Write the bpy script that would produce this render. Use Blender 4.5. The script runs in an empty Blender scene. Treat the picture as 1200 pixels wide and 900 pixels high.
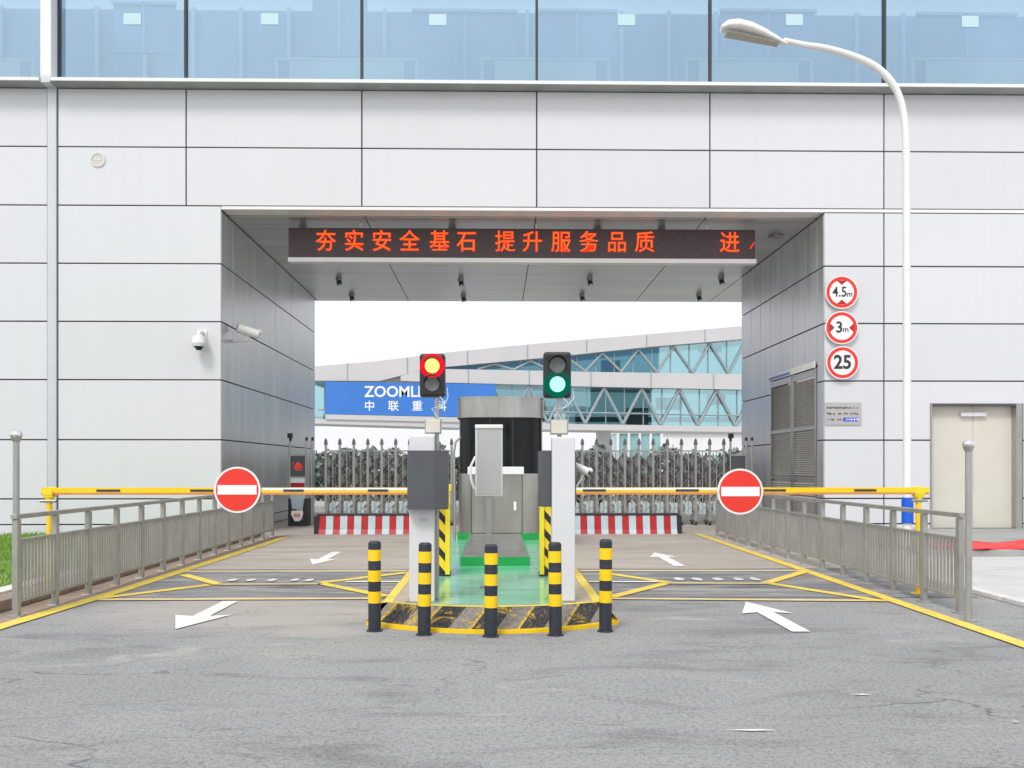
import bpy, math, random
from math import sin, cos, radians as R, pi
from mathutils import Vector
random.seed(7)
scene = bpy.context.scene
COL = scene.collection
F = 1093.0; HZ = 547.0; CH = 1.6; TH = R(1.0)

# ---------------------------------------------------------------- measuring helpers (real distances)
def _ray(px, py):
    u = (px-600)/F; w = (HZ-py)/F
    return cos(TH)*u+sin(TH), cos(TH)-sin(TH)*u, w
def P(px, py, D):
    a, b, w = _ray(px, py); t = D/b
    return Vector((a*t, D, CH+w*t))
def G(px, py, z=0.0):
    a, b, w = _ray(px, py); t = (z-CH)/w
    return Vector((a*t, b*t, z))
def XS(px, X, py=547):            # point on the plane X = const
    a, b, w = _ray(px, py); t = X/a
    return Vector((X, b*t, CH+w*t))

# ---------------------------------------------------------------- materials
def lin(c): return tuple(((v/255)/12.92 if v/255 <= .04045 else ((v/255+.055)/1.055)**2.4) for v in c)
class NT:
    def __init__(s, name):
        s.m = bpy.data.materials.new(name); s.m.use_nodes = True
        s.t = s.m.node_tree; s.n = s.t.nodes; s.n.clear()
        s.out = s.n.new('ShaderNodeOutputMaterial')
    def new(s, typ, **kw):
        n = s.n.new('ShaderNode'+typ)
        for k, v in kw.items():
            if k in n.inputs: n.inputs[k].default_value = v
            else: setattr(n, k, v)
        return n
    def link(s, a, b): s.t.links.new(a, b)
    def coords(s, scale=(1,1,1)):
        tc = s.new('TexCoord'); mp = s.new('Mapping'); mp.inputs['Scale'].default_value = scale
        s.link(tc.outputs['Object'], mp.inputs[0]); return mp.outputs[0]
    def noise(s, sc, detail=4, rough=.55, stretch=(1,1,1), dist=0):
        n = s.new('TexNoise'); n.inputs['Scale'].default_value = sc; n.inputs['Detail'].default_value = detail
        n.inputs['Roughness'].default_value = rough; n.inputs['Distortion'].default_value = dist
        s.link(s.coords(stretch), n.inputs['Vector']); return n.outputs['Fac']
    def ramp(s, fac, stops):
        r = s.new('ValToRGB'); e = r.color_ramp.elements
        while len(e) < len(stops): e.new(.5)
        for i, (p, c) in enumerate(stops):
            e[i].position = p; e[i].color = (*c, 1) if len(c) == 3 else c
        s.link(fac, r.inputs[0]); return r.outputs[0]
    def mix(s, fac, a, b, mode='MIX'):
        m = s.new('Mix', data_type='RGBA', blend_type=mode)
        for i, v in ((0, fac), (6, a), (7, b)):
            if isinstance(v, (int, float)): m.inputs[i].default_value = v
            elif isinstance(v, tuple): m.inputs[i].default_value = (*v, 1)
            else: s.link(v, m.inputs[i])
        return m.outputs[2]
    def math(s, op, a, b=0.0):
        m = s.new('Math', operation=op)
        for i, v in ((0, a), (1, b)):
            if isinstance(v, (int, float)): m.inputs[i].default_value = v
            else: s.link(v, m.inputs[i])
        return m.outputs[0]
    def bsdf(s, col, rough=.5, metal=0, bump=None, bs=.3, bd=.01, spec=.5, coat=0):
        b = s.new('BsdfPrincipled')
        for k, v in (('Base Color', col), ('Roughness', rough), ('Metallic', metal)):
            if isinstance(v, tuple): b.inputs[k].default_value = (*v, 1)
            elif isinstance(v, (int, float)): b.inputs[k].default_value = v
            else: s.link(v, b.inputs[k])
        b.inputs['Specular IOR Level'].default_value = spec
        b.inputs['Coat Weight'].default_value = coat
        if bump is not None:
            bn = s.new('Bump'); bn.inputs['Strength'].default_value = bs; bn.inputs['Distance'].default_value = bd
            s.link(bump, bn.inputs['Height']); s.link(bn.outputs[0], b.inputs['Normal'])
        s.link(b.outputs[0], s.out.inputs[0]); return b

def mat(name, col, rough=.5, metal=0, var=.08, sc=4, stretch=(1,1,1), bump=0, bsc=30, coat=0, dirt=0):
    n = NT(name)
    f = n.noise(sc, 5, .6, stretch)
    lo = tuple(c*(1-var) for c in col); hi = tuple(min(1, c*(1+var)) for c in col)
    c = n.ramp(f, [(.3, lo), (.7, hi)])
    if dirt:
        g = n.noise(sc*2.3, 8, .75, stretch, 1)
        c = n.mix(n.ramp(g, [(.52, (0,0,0)), (.75, (dirt,)*3)]), c, (.12,.1,.08))
    rr = n.math('ADD', n.math('MULTIPLY', n.noise(sc*3, 3, .6, stretch), .22), rough-.11)
    n.bsdf(c, rr, metal, n.noise(bsc, 4) if bump else None, bump, .01, coat=coat)
    return n.m
def emit(name, col, st):
    n = NT(name); e = n.new('Emission'); e.inputs[0].default_value = (*col, 1); e.inputs[1].default_value = st
    n.link(e.outputs[0], n.out.inputs[0]); return n.m

M = {}
def m_panel(name, k):
    n = NT(name)
    c = n.ramp(n.noise(.3, 3, .5), [(.3, tuple(v*k*.975 for v in (.69,.703,.73))), (.7, tuple(v*k for v in (.69,.703,.73)))])
    c = n.mix(n.ramp(n.noise(1.4, 6, .65, (2.2,1,.08), .1), [(.5, (0,)*3), (.8, (.07,)*3)]), c, (.42,.42,.41))
    c = n.mix(n.ramp(n.noise(.9, 7, .7, (1,1,.6), .6), [(.58, (0,)*3), (.78, (.10,)*3)]), c, (.45,.43,.4))
    n.bsdf(c, .36, .08, n.noise(.45, 2, .4), .06, .05); return n.m
M['panel'] = m_panel('white_aluminium_panel', 1.0); M['panel_b'] = m_panel('white_aluminium_panel_dull', .965); M['panel_c'] = m_panel('white_aluminium_panel_cool', .985)
M['panel_strip'] = mat('grey_aluminium_strip', (.6,.63,.66), .35, .3, .03, 1)
M['joint'] = mat('dark_joint_rubber', (.05,.052,.06), .7)
M['white'] = mat('white_paint', (.8,.8,.8), .4, 0, .04, 3)
M['offwhite'] = mat('offwhite_powder_coat', (.67,.68,.705), .4, 0, .04, 2, dirt=.06)
M['paintline_w'] = mat('white_road_paint', (.78,.78,.77), .7, 0, .1, 6, bump=.3, bsc=60, dirt=.45)
M['paintdots'] = mat('worn_white_dots', (.62,.62,.61), .7, 0, .15, 9, bump=.3, dirt=.5)
M['steel'] = mat('brushed_steel', (.42,.41,.39), .35, .75, .12, 6, (1,1,.2), dirt=.2)
M['steel_fence'] = mat('weathered_steel_rail', (.40,.40,.385), .38, .5, .14, 5, (1,1,.5), dirt=.2)
M['chrome'] = mat('polished_chrome', (.8,.8,.8), .08, 1, .03)
M['darkgrey'] = mat('slate_grey_paint', (.085,.092,.105), .45, .1, .08, 4)
M['black'] = mat('black_rubber', (.018,.018,.02), .5, 0, .2, 8)
M['navyblack'] = mat('blue_black_plastic', (.022,.025,.04), .42, 0, .3, 8, dirt=.12)
M['bollard_black'] = mat('bollard_black_rubber', (.022,.028,.042), .55, 0, .3, 9, dirt=.3)
M['yellow'] = mat('safety_yellow_paint', (.95,.62,.004), .4, 0, .07, 5, dirt=.12)
M['lightyellow'] = mat('bright_yellow_paint', (.85,.68,.03), .4, 0, .06, 5)
M['orange'] = mat('faded_orange_paint', (.62,.25,.08), .5, 0, .1, 8)
M['red'] = mat('signal_red', (.78,.035,.02), .4, 0, .05, 4)
M['darkred'] = mat('deep_red_plastic', (.42,.008,.012), .45, 0, .12, 3, dirt=.15)
M['palewhite'] = mat('pale_blue_white_plastic', (.46,.58,.63), .5, 0, .1, 3, dirt=.15)
M['blue'] = mat('royal_blue_paint', (.005,.1,.62), .45, 0, .05)
M['signwhite'] = mat('reflective_white', (.85,.85,.86), .4, 0, .02)
M['ink'] = mat('sign_black', (.03,.03,.045), .5)
M['green_floor'] = None
M['green_paint'] = mat('deep_green_paint', (.01,.33,.08), .4, 0, .12, 3, dirt=.12)
M['darkglass'] = None
M['cream'] = mat('cream_door_paint', (.64,.61,.54), .45, 0, .03, 1.5, dirt=.05)
M['redmat'] = mat('red_tarpaulin', (.72,.03,.03), .5, 0, .12, 2)
M['stonebrown'] = mat('brown_kerb_stone', (.30,.23,.18), .85, 0, .22, 5, bump=.4, dirt=.35)
M['kerbwhite'] = mat('pale_kerb_stone', (.66,.65,.63), .8, 0, .12, 4, bump=.2, dirt=.2)
M['lensgrey'] = mat('unlit_lens', (.16,.16,.16), .25, 0, .1, 30)
M['panel_grey'] = mat('display_panel_grey', (.47,.47,.46), .4, .2, .04, 2)
M['lamp_plastic'] = mat('lamp_led_tray', (.42,.40,.36), .5, 0, .5, 40)
M['bridgeband'] = mat('bridge_cladding', (.60,.585,.59), .5, .1, .04, .3)
M['bark'] = mat('tree_bark', (.09,.07,.05), .9)
M['truss'] = mat('grey_truss_steel', (.33,.39,.41), .5, .2, .1)

def m_asphalt():
    n = NT('grey_asphalt')
    big = n.noise(.22, 6, .6, (1,1,1), .6); mid = n.noise(1.1, 6, .65, (.55,1.5,1), .8); fine = n.noise(95, 3, .8)
    grit = n.noise(30, 6, .8)
    c = n.ramp(big, [(.32, (.35,.35,.358)), (.5, (.40,.40,.405)), (.68, (.45,.448,.442))])
    c = n.mix(n.ramp(mid, [(.33, (.62,)*3), (.47, (0,)*3)]), c, (.22,.22,.228))
    c = n.mix(n.ramp(mid, [(.56, (0,)*3), (.76, (.7,)*3)]), c, (.50,.49,.47))
    c = n.mix(.85, c, n.ramp(fine, [(.28, (.3,)*3), (.5, (.9,)*3), (.72, (1.3,)*3)]), 'MULTIPLY')
    c = n.mix(.8, c, n.ramp(grit, [(.34, (.35,)*3), (.5, (1,)*3), (.8, (1.25,)*3)]), 'MULTIPLY')
    tc = n.new('TexCoord'); sp = n.new('SeparateXYZ'); n.link(tc.outputs['Object'], sp.inputs[0])
    def blob(cx, cy, rx, ry):
        a = n.math('POWER', n.math('DIVIDE', n.math('SUBTRACT', sp.outputs[0], cx), rx), 2.0); b = n.math('POWER', n.math('DIVIDE', n.math('SUBTRACT', sp.outputs[1], cy), ry), 2.0)
        return n.math('SUBTRACT', 1.0, n.math('ADD', a, b))
    bl = n.math('ADD', n.math('MAXIMUM', n.math('MAXIMUM', blob(-2.6, 10.3, 2.4, 1.5), blob(-1.7, 9.1, .7, .45)), -1.0), n.math('MULTIPLY', n.math('SUBTRACT', n.noise(1.0, 7, .7, (.45,1.8,1), 1), .5), 2.6))
    c = n.mix(n.ramp(bl, [(.2, (0,)*3), (.75, (.6,)*3)]), c, (.50,.455,.41))
    # thin wandering cracks
    dist = n.new('TexNoise'); dist.inputs['Scale'].default_value = 1.4; dist.inputs['Detail'].default_value = 6
    cc = n.coords((.55,1.1,1)); n.link(cc, dist.inputs['Vector'])
    vm = n.new('VectorMath', operation='MULTIPLY_ADD'); n.link(dist.outputs['Color'], vm.inputs[0])
    vm.inputs[1].default_value = (1.3,1.3,0); n.link(cc, vm.inputs[2])
    vo = n.new('TexVoronoi', feature='DISTANCE_TO_EDGE'); vo.inputs['Scale'].default_value = .8; n.link(vm.outputs[0], vo.inputs['Vector'])
    cr = n.ramp(vo.outputs['Distance'], [(0, (1,)*3), (.012, (0,)*3)])
    msk = n.ramp(n.noise(.5, 3), [(.5, (0,)*3), (.62, (.8,)*3)])
    cr = n.mix(1.0, cr, msk, 'MULTIPLY')
    c = n.mix(cr, c, (.08,.08,.083))
    # finer alligator crackle
    v2 = n.new('TexVoronoi', feature='DISTANCE_TO_EDGE'); v2.inputs['Scale'].default_value = 9; n.link(vm.outputs[0], v2.inputs['Vector'])
    c2 = n.mix(1.0, n.ramp(v2.outputs['Distance'], [(0, (1,)*3), (.05, (0,)*3)]), n.ramp(n.noise(1.7, 5, .7, (.5,1.4,1)), [(.52, (0,)*3), (.66, (.7,)*3)]), 'MULTIPLY')
    c = n.mix(c2, c, (.12,.12,.123))
    # pale rubbed patches
    c = n.mix(n.ramp(n.noise(.75, 7, .7, (.6,1.6,1), 1.2), [(.60, (0,)*3), (.70, (.65,)*3)]), c, (.56,.54,.51))
    h = n.math('ADD', n.math('MULTIPLY', fine, .6), grit)
    n.bsdf(c, .78, 0, h, .8, .016, spec=.35); return n.m
M['asphalt'] = m_asphalt()
def m_patch():
    n = NT('dark_patch_asphalt')
    mid = n.noise(1.6, 7, .7, (.35,1.8,1), 1)
    c = n.ramp(mid, [(.3, (.12,.125,.145)), (.48, (.22,.22,.23)), (.66, (.42,.395,.36))])
    c = n.mix(.6, c, n.ramp(n.noise(60, 3, .8), [(.3, (.5,)*3), (.7, (1.25,)*3)]), 'MULTIPLY')
    n.bsdf(c, .75, 0, n.noise(40, 4, .7), .5, .01); return n.m
M['patch'] = m_patch()
M['seam'] = mat('road_seam_tar', (.33,.33,.335), .9, 0, .3, 20)
def m_conc(name, a, b, st=(.35,1.8,1)):
    n = NT(name)
    c = n.ramp(n.noise(.55, 8, .68, st, .7), [(.3, a), (.7, b)])
    c = n.mix(n.ramp(n.noise(.8, 6, .7, (.5,3.5,1), .5), [(.5, (0,)*3), (.7, (.5,)*3)]), c, tuple(v*.6 for v in a))
    c = n.mix(n.ramp(n.noise(1.3, 6, .7, (.4,2.2,1), .9), [(.6, (0,)*3), (.75, (.5,)*3)]), c, tuple(min(1, v*1.35) for v in b))
    c = n.mix(.5, c, n.ramp(n.noise(50, 4, .8), [(.3, (.7,)*3), (.7, (1.15,)*3)]), 'MULTIPLY')
    n.bsdf(c, .65, 0, n.noise(35, 4, .7), .3, .01); return n.m
M['concrete'] = m_conc('worn_brown_concrete', (.34,.30,.265), (.54,.49,.43))
M['apron'] = m_conc('pale_concrete', (.42,.42,.415), (.58,.575,.56))
M['paving'] = m_conc('pale_sidewalk', (.52,.51,.495), (.68,.67,.65), (1,1,1))
M['islandbeige'] = m_conc('beige_island_top', (.42,.35,.25), (.55,.48,.36), (1,1,1))
def m_yline():
    n = NT('yellow_road_paint')
    c = n.ramp(n.noise(3, 5, .7), [(.3, (.84,.58,.06)), (.7, (.92,.72,.09))])
    w = n.ramp(n.noise(7, 8, .8, (1,1,1), 1), [(.48, (0,)*3), (.62, (.7,)*3)])
    c = n.mix(w, c, (.45,.36,.22))
    n.bsdf(c, .6, 0, n.noise(60), .3, .01); return n.m
M['yline'] = m_yline()
def m_ylinef():
    n = NT('worn_yellow_road_paint')
    c = n.ramp(n.noise(3, 5, .7, (.4,2,1)), [(.35, (.82,.58,.14)), (.6, (.74,.60,.32))])
    w = n.ramp(n.noise(6, 8, .8, (1,1,1), 1), [(.45, (0,)*3), (.62, (.8,)*3)])
    c = n.mix(w, c, (.52,.46,.36))
    n.bsdf(c, .65, 0, n.noise(60), .3, .01); return n.m
M['ylinef'] = m_ylinef()
def m_green():
    n = NT('glossy_green_floor')
    c = n.ramp(n.noise(1.5, 6, .6, (.6,1.6,1), .8), [(.3, (.09,.46,.26)), (.5, (.20,.57,.37)), (.75, (.36,.67,.50))])
    c = n.mix(n.ramp(n.noise(4, 7, .7, (.5,2,1)), [(.55, (0,)*3), (.72, (.4,)*3)]), c, (.12,.30,.18))
    n.bsdf(c, .22, 0, n.noise(4, 3, .5, (.6,3,1)), .15, .02, coat=.3); return n.m
M['green_floor'] = m_green()
def m_dglass():
    n = NT('black_tinted_glass')
    c = n.ramp(n.noise(2, 3, .5, (2,2,.3)), [(.4, (.004,.005,.006)), (.7, (.012,.016,.017))])
    n.bsdf(c, .08, 0, spec=.25); return n.m
M['darkglass'] = m_dglass()
def m_tunnel():
    n = NT('tunnel_metal_cladding')
    st = n.noise(1.6, 6, .65, (1,1.6,.12), .2)
    c = n.ramp(st, [(.3, (.46,.465,.475)), (.5, (.54,.545,.555)), (.7, (.64,.645,.65))])
    c = n.mix(n.ramp(n.noise(2.2, 7, .7, (1,2,.1)), [(.55, (0,)*3), (.75, (.5,)*3)]), c, (.28,.29,.30))
    n.bsdf(c, n.math('ADD', n.math('MULTIPLY', st, .3), .2), .72, n.noise(1.2, 3, .5), .12, .03); return n.m
M['tunnel'] = m_tunnel()
def m_ceil():
    n = NT('ceiling_metal_strip')
    st = n.noise(1.0, 6, .65, (.12,2.5,1), .2)
    c = n.ramp(st, [(.3, (.46,.455,.44)), (.7, (.64,.635,.62))])
    n.bsdf(c, .32, .7, n.noise(1.5, 3, .5, (.3,2,1)), .1, .02); return n.m
M['ceiling'] = m_ceil()
def m_booth():
    n = NT('booth_stainless_steel')
    st = n.noise(2.5, 6, .6, (1,1,.15), .3)
    c = n.ramp(st, [(.3, (.32,.315,.30)), (.7, (.52,.51,.49))])
    n.bsdf(c, .28, .85, n.noise(2, 3, .5), .08, .03); return n.m
M['booth'] = m_booth()
def m_hazard(name, k, wear, flip=1, ycol=(.88,.62,.02)):
    n = NT(name)
    tc = n.new('TexCoord'); sp = n.new('SeparateXYZ'); n.link(tc.outputs['Object'], sp.inputs[0])
    v = n.math('ADD', sp.outputs[2], n.math('MULTIPLY', sp.outputs[0], -1.15*flip if True else 1))
    fr = n.math('FRACT', n.math('MULTIPLY', v, k))
    s = n.math('GREATER_THAN', fr, .55)
    c = n.mix(s, ycol, (.02,.02,.022))
    if wear:
        c = n.mix(n.ramp(n.noise(9, 8, .8, (1,1,1), 1.5), [(.46, (0,)*3), (.56, (.85,)*3)]), c, (.16,.14,.12))
        c = n.mix(n.ramp(n.noise(15, 8, .8, (1,1,1), 2), [(.58, (0,)*3), (.66, (.8,)*3)]), c, (.5,.42,.33))
    n.bsdf(c, .5 if not wear else .75, 0, n.noise(25, 5, .7), .5 if wear else .03, .02); return n.m
M['hazard'] = m_hazard('hazard_stripe_film', 4.3, False, -1)
def m_hump():
    n = NT('worn_hazard_kerb_paint')
    tc = n.new('TexCoord'); sp = n.new('SeparateXYZ'); n.link(tc.outputs['Object'], sp.inputs[0])
    v = n.math('ADD', n.math('MULTIPLY', sp.outputs[2], -1.0), sp.outputs[0])
    fr = n.math('FRACT', n.math('MULTIPLY', v, 2.15))
    s = n.math('GREATER_THAN', fr, .45)
    c = n.mix(s, (.30,.27,.23), (.012,.012,.015))
    edge = n.math('LESS_THAN', n.math('ABSOLUTE', n.math('SUBTRACT', fr, .45)), .035)
    c = n.mix(edge, c, (.7,.48,.05))
    c = n.mix(n.ramp(n.noise(4, 7, .75, (1,1,1), 1.5), [(.56, (0,)*3), (.62, (.9,)*3)]), c, (.72,.46,.03))
    c = n.mix(n.ramp(n.noise(13, 8, .85, (1,1,1), 2.5), [(.53, (0,)*3), (.58, (.9,)*3)]), c, (.05,.05,.055))
    c = n.mix(n.ramp(n.noise(20, 8, .85, (1,1,1), 2.5), [(.5, (0,)*3), (.56, (.75,)*3)]), c, (.13,.12,.115))
    c = n.mix(n.ramp(n.noise(27, 8, .85, (1,1,1), 2.5), [(.6, (0,)*3), (.66, (.8,)*3)]), c, (.5,.47,.43))
    n.bsdf(c, .8, 0, n.noise(22, 6, .8), .7, .03); return n.m
M['hump'] = m_hump()
def m_glass(name, tint, gl, trans, rough=.02, tr_tint=None):
    n = NT(name)
    tr = n.new('BsdfTransparent'); tr.inputs[0].default_value = (*(tr_tint or tint), 1)
    g = n.new('BsdfGlossy'); g.inputs['Roughness'].default_value = rough
    c = n.ramp(n.noise(.25, 2, .5, (1,1,.6)), [(.35, tuple(v*.94 for v in gl)), (.65, tuple(min(1, v*1.06) for v in gl))])
    n.link(c, g.inputs[0])
    bn = n.new('Bump'); bn.inputs['Strength'].default_value = .05; bn.inputs['Distance'].default_value = .05
    n.link(n.noise(.5, 2), bn.inputs['Height']); n.link(bn.outputs[0], g.inputs['Normal'])
    mx = n.new('MixShader'); mx.inputs[0].default_value = 1-trans
    n.link(tr.outputs[0], mx.inputs[1]); n.link(g.outputs[0], mx.inputs[2]); n.link(mx.outputs[0], n.out.inputs[0])
    return n.m
M['glass'] = m_glass('blue_coated_glass', (.80,.91,.97), (.56,.70,.80), .55)
M['teal_glass'] = m_glass('teal_bridge_glass', (.60,.86,.90), (.52,.72,.76), .45)
M['added_skyglass'] = m_glass('added_skylight_glass', (.9,.95,1), (.8,.85,.9), .85)
M['inner_wall'] = mat('interior_pale_wall', (.42,.58,.74), .6, 0, .05, .5)
M['inner_dark'] = mat('blue_infill_and_reflection', (.25,.38,.60), .5, 0, .1, .5)
M['inner_back'] = mat('interior_back_wall', (.20,.34,.50), .6, 0, .06, .3)
M['lampglint'] = mat('pale_lamp_reflection_paint', (.50,.68,.74), .5, 0, .03)
M['inner_white'] = mat('interior_white_rail', (.9,.93,.93), .5, 0, .03)
M['concslab'] = mat('interior_floor', (.4,.42,.45), .6)
M['shutter'] = mat('grey_louvre', (.62,.61,.585), .55, .3, .12, 3, (1,1,.3))
M['sensor'] = mat('sign_backing_maroon', (.075,.045,.05), .5, 0, .2, 14)
M['gatemetal'] = mat('gate_grey_metal', (.40,.39,.37), .4, .6, .15, 6, dirt=.2)
M['gatedark'] = mat('gate_dark_link', (.17,.165,.16), .45, .5, .2, 6)
M['banner'] = mat('blue_banner_vinyl', (.045,.20,.62), .5, 0, .07, .4)
M['bannertxt'] = mat('banner_white_print', (.85,.88,.9), .5)
M['led'] = emit('led_orange_red', (1,.035,.012), 1.0)
M['ledcore'] = emit('led_orange_core', (1,.11,.015), 1.3)
M['lr1'] = emit('lamp_red_glow', (.95,.01,.03), .9)
M['lr2'] = emit('lamp_amber_centre', (1,.72,.12), 2.0)
M['lg1'] = emit('lamp_green_glow', (.0,.22,.13), .5)
M['lg2'] = emit('lamp_green_centre', (.42,1,.8), 1.1)
M['spot'] = emit('spot_lit', (1,1,.95), 3)
M['roof_far'] = mat('far_white_wall', (.72,.73,.74), .6, 0, .05, .3)
M['farglass'] = mat('far_glass', (.30,.50,.53), .25, .2, .2, .6)
M['fargrey'] = mat('far_grey_metal', (.35,.36,.36), .5, .2, .2, 1)
def m_leaf(name, a, b):
    n = NT(name)
    c = n.ramp(n.noise(1.5, 4, .6), [(.35, a), (.65, b)])
    bs = n.new('BsdfPrincipled'); n.link(c, bs.inputs['Base Color']); bs.inputs['Roughness'].default_value = .6
    n.link(bs.outputs[0], n.out.inputs[0]); return n.m
M['grass'] = m_leaf('grass_blades', (.14,.28,.035), (.26,.42,.06))
M['lawn'] = m_leaf('lawn_base', (.12,.21,.05), (.20,.30,.07))
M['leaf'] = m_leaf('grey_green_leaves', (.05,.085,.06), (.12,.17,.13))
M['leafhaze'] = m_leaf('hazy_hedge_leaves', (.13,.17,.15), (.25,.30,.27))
M['leaf2'] = m_leaf('shrub_leaves', (.14,.15,.13), (.36,.37,.34))

# ---------------------------------------------------------------- mesh builder
class MB:
    def __init__(s): s.v = []; s.f = []; s.fm = []; s.sm = []; s.ms = []
    def _m(s, m):
        m = M[m] if isinstance(m, str) else m
        if m not in s.ms: s.ms.append(m)
        return s.ms.index(m)
    def face(s, pts, m, smooth=False):
        i = len(s.v); s.v += [tuple(p) for p in pts]; s.f.append(tuple(range(i, i+len(pts)))); s.fm.append(s._m(m)); s.sm.append(smooth)
    def raw(s, vs, fs, m, smooth=False):
        i = len(s.v); s.v += [tuple(p) for p in vs]; k = s._m(m)
        for f in fs: s.f.append(tuple(i+q for q in f)); s.fm.append(k); s.sm.append(smooth)
    def box(s, x0, x1, y0, y1, z0, z1, m):
        if x0 > x1: x0, x1 = x1, x0
        if y0 > y1: y0, y1 = y1, y0
        if z0 > z1: z0, z1 = z1, z0
        v = [(x0,y0,z0),(x1,y0,z0),(x1,y1,z0),(x0,y1,z0),(x0,y0,z1),(x1,y0,z1),(x1,y1,z1),(x0,y1,z1)]
        s.raw(v, [(0,3,2,1),(4,5,6,7),(0,1,5,4),(1,2,6,5),(2,3,7,6),(3,0,4,7)], m)
        return s
    def cyl(s, p0, p1, r0, r1=None, n=16, m='steel', cap=True):
        r1 = r0 if r1 is None else r1
        p0 = Vector(p0); p1 = Vector(p1); d = (p1-p0).normalized()
        a = Vector((0,0,1)) if abs(d.z) < .9 else Vector((1,0,0))
        u = d.cross(a).normalized(); w = d.cross(u)
        v = []
        for p, r in ((p0, r0), (p1, r1)):
            for i in range(n):
                t = 2*pi*i/n; v.append(p+u*cos(t)*r+w*sin(t)*r)
        s.raw(v, [(i, i+n, (i+1) % n+n, (i+1) % n) for i in range(n)], m, True)
        if cap:
            s.face([v[i] for i in range(n)], m); s.face([v[n+i] for i in range(n-1, -1, -1)], m)
        return s
    def tube(s, pts, r, m, n=10):
        rr = r if isinstance(r, (list, tuple)) else [r]*len(pts)
        pts = [Vector(p) for p in pts]; rings = []
        prev = None
        for i, p in enumerate(pts):
            d = (pts[min(i+1, len(pts)-1)]-pts[max(i-1, 0)]).normalized()
            if prev is None:
                a = Vector((0,0,1)) if abs(d.z) < .9 else Vector((1,0,0)); u = d.cross(a).normalized()
            else:
                u = (prev-d*prev.dot(d)).normalized()
            prev = u; w = d.cross(u)
            rings.append([p+u*cos(2*pi*k/n)*rr[i]+w*sin(2*pi*k/n)*rr[i] for k in range(n)])
        v = [q for r_ in rings for q in r_]
        fs = []
        for i in range(len(pts)-1):
            for k in range(n): fs.append((i*n+k, i*n+(k+1) % n, (i+1)*n+(k+1) % n, (i+1)*n+k))
        s.raw(v, fs, m, True); s.face(rings[0], m); s.face(rings[-1][::-1], m)
        return s
    def prism_xz(s, poly, y0, y1, m):      # outline in X,Z with thickness along Y
        n = len(poly)
        a = [(x, y0, z) for x, z in poly]; b = [(x, y1, z) for x, z in poly]
        s.raw(a+b, [tuple(range(n)), tuple(range(2*n-1, n-1, -1))]+[(i, i+n, (i+1) % n+n, (i+1) % n) for i in range(n)], m); return s
    def prism_xy(s, poly, z0, z1, m, side=None, smooth=False):
        n = len(poly)
        a = [(x, y, z0) for x, y in poly]; b = [(x, y, z1) for x, y in poly]
        s.raw(a+b, [tuple(range(n-1, -1, -1)), tuple(range(n, 2*n))], m)
        s.raw(a+b, [(i, (i+1) % n, (i+1) % n+n, i+n) for i in range(n)], side or m, smooth); return s
    def disc(s, x, y, z, r, t, m, n=40, r_in=0):     # disc facing -Y, front at y
        if r_in == 0:
            s.cyl((x, y, z), (x, y+t, z), r, r, n, m)
        else:
            v = []
            for (yy, q) in ((y, r), (y, r_in), (y+t, r), (y+t, r_in)):
                v += [(x+cos(2*pi*i/n)*q, yy, z+sin(2*pi*i/n)*q) for i in range(n)]
            fs = []
            for i in range(n):
                j = (i+1) % n
                fs += [(i, j, n+j, n+i), (i, 2*n+i, 2*n+j, j), (n+i, n+j, 3*n+j, 3*n+i)]
            s.raw(v, fs, m)
        return s
    def strip(s, pts, w, z, m):              # flat road line through ground points
        pts = [Vector((p[0], p[1])) for p in pts]; L = []; Rr = []
        for i, p in enumerate(pts):
            d = (pts[min(i+1, len(pts)-1)]-pts[max(i-1, 0)]).normalized(); q = Vector((-d.y, d.x))*w/2
            L.append(p+q); Rr.append(p-q)
        for i in range(len(pts)-1):
            s.face([(Rr[i].x, Rr[i].y, z), (Rr[i+1].x, Rr[i+1].y, z), (L[i+1].x, L[i+1].y, z), (L[i].x, L[i].y, z)], m)
        return s
    def text(s, body, x, y, z, size, m, bold=0, sx=1, center=True, face='front', depth=.003):
        c = bpy.data.curves.new('t', 'FONT'); c.body = body; c.size = size; c.offset = bold
        c.align_x = 'CENTER' if center else 'LEFT'; c.align_y = 'CENTER'; c.resolution_u = 3
        o = bpy.data.objects.new('t', c); COL.objects.link(o)
        bpy.context.view_layer.update()
        me = bpy.data.meshes.new_from_object(o.evaluated_get(bpy.context.evaluated_depsgraph_get()))
        if face == 'front': vs = [(x+v.co.x*sx, y, z+v.co.y) for v in me.vertices]
        fs = [tuple(p.vertices) for p in me.polygons]
        s.raw(vs, fs, m)
        bpy.data.objects.remove(o); bpy.data.curves.remove(c); bpy.data.meshes.remove(me); return s
    def build(s, name, parent=None, bevel=0, origin=None, label=None):
        if parent is not None:
            org = parent['_o'] if '_o' in parent.keys() else None
            org = Vector(ORG[parent.name])
        elif origin is not None: org = Vector(origin)
        else:
            xs = [v[0] for v in s.v]; ys = [v[1] for v in s.v]; zs = [v[2] for v in s.v]
            org = Vector(((min(xs)+max(xs))/2, (min(ys)+max(ys))/2, min(zs)))
        mine = org
        me = bpy.data.meshes.new(name); me.from_pydata([tuple(Vector(v)-org) for v in s.v], [], s.f)
        for m in s.ms: me.materials.append(m)
        me.polygons.foreach_set('material_index', s.fm); me.polygons.foreach_set('use_smooth', s.sm); me.update()
        o = bpy.data.objects.new(name, me); COL.objects.link(o)
        if parent is not None: o.parent = parent
        else: o.location = org
        ORG[o.name] = tuple(mine)
        if bevel:
            b = o.modifiers.new('bevel', 'BEVEL'); b.width = bevel; b.segments = 2; b.limit_method = 'ANGLE'; b.angle_limit = R(50)
        if label: o['label'] = label
        return o
ORG = {}
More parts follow.
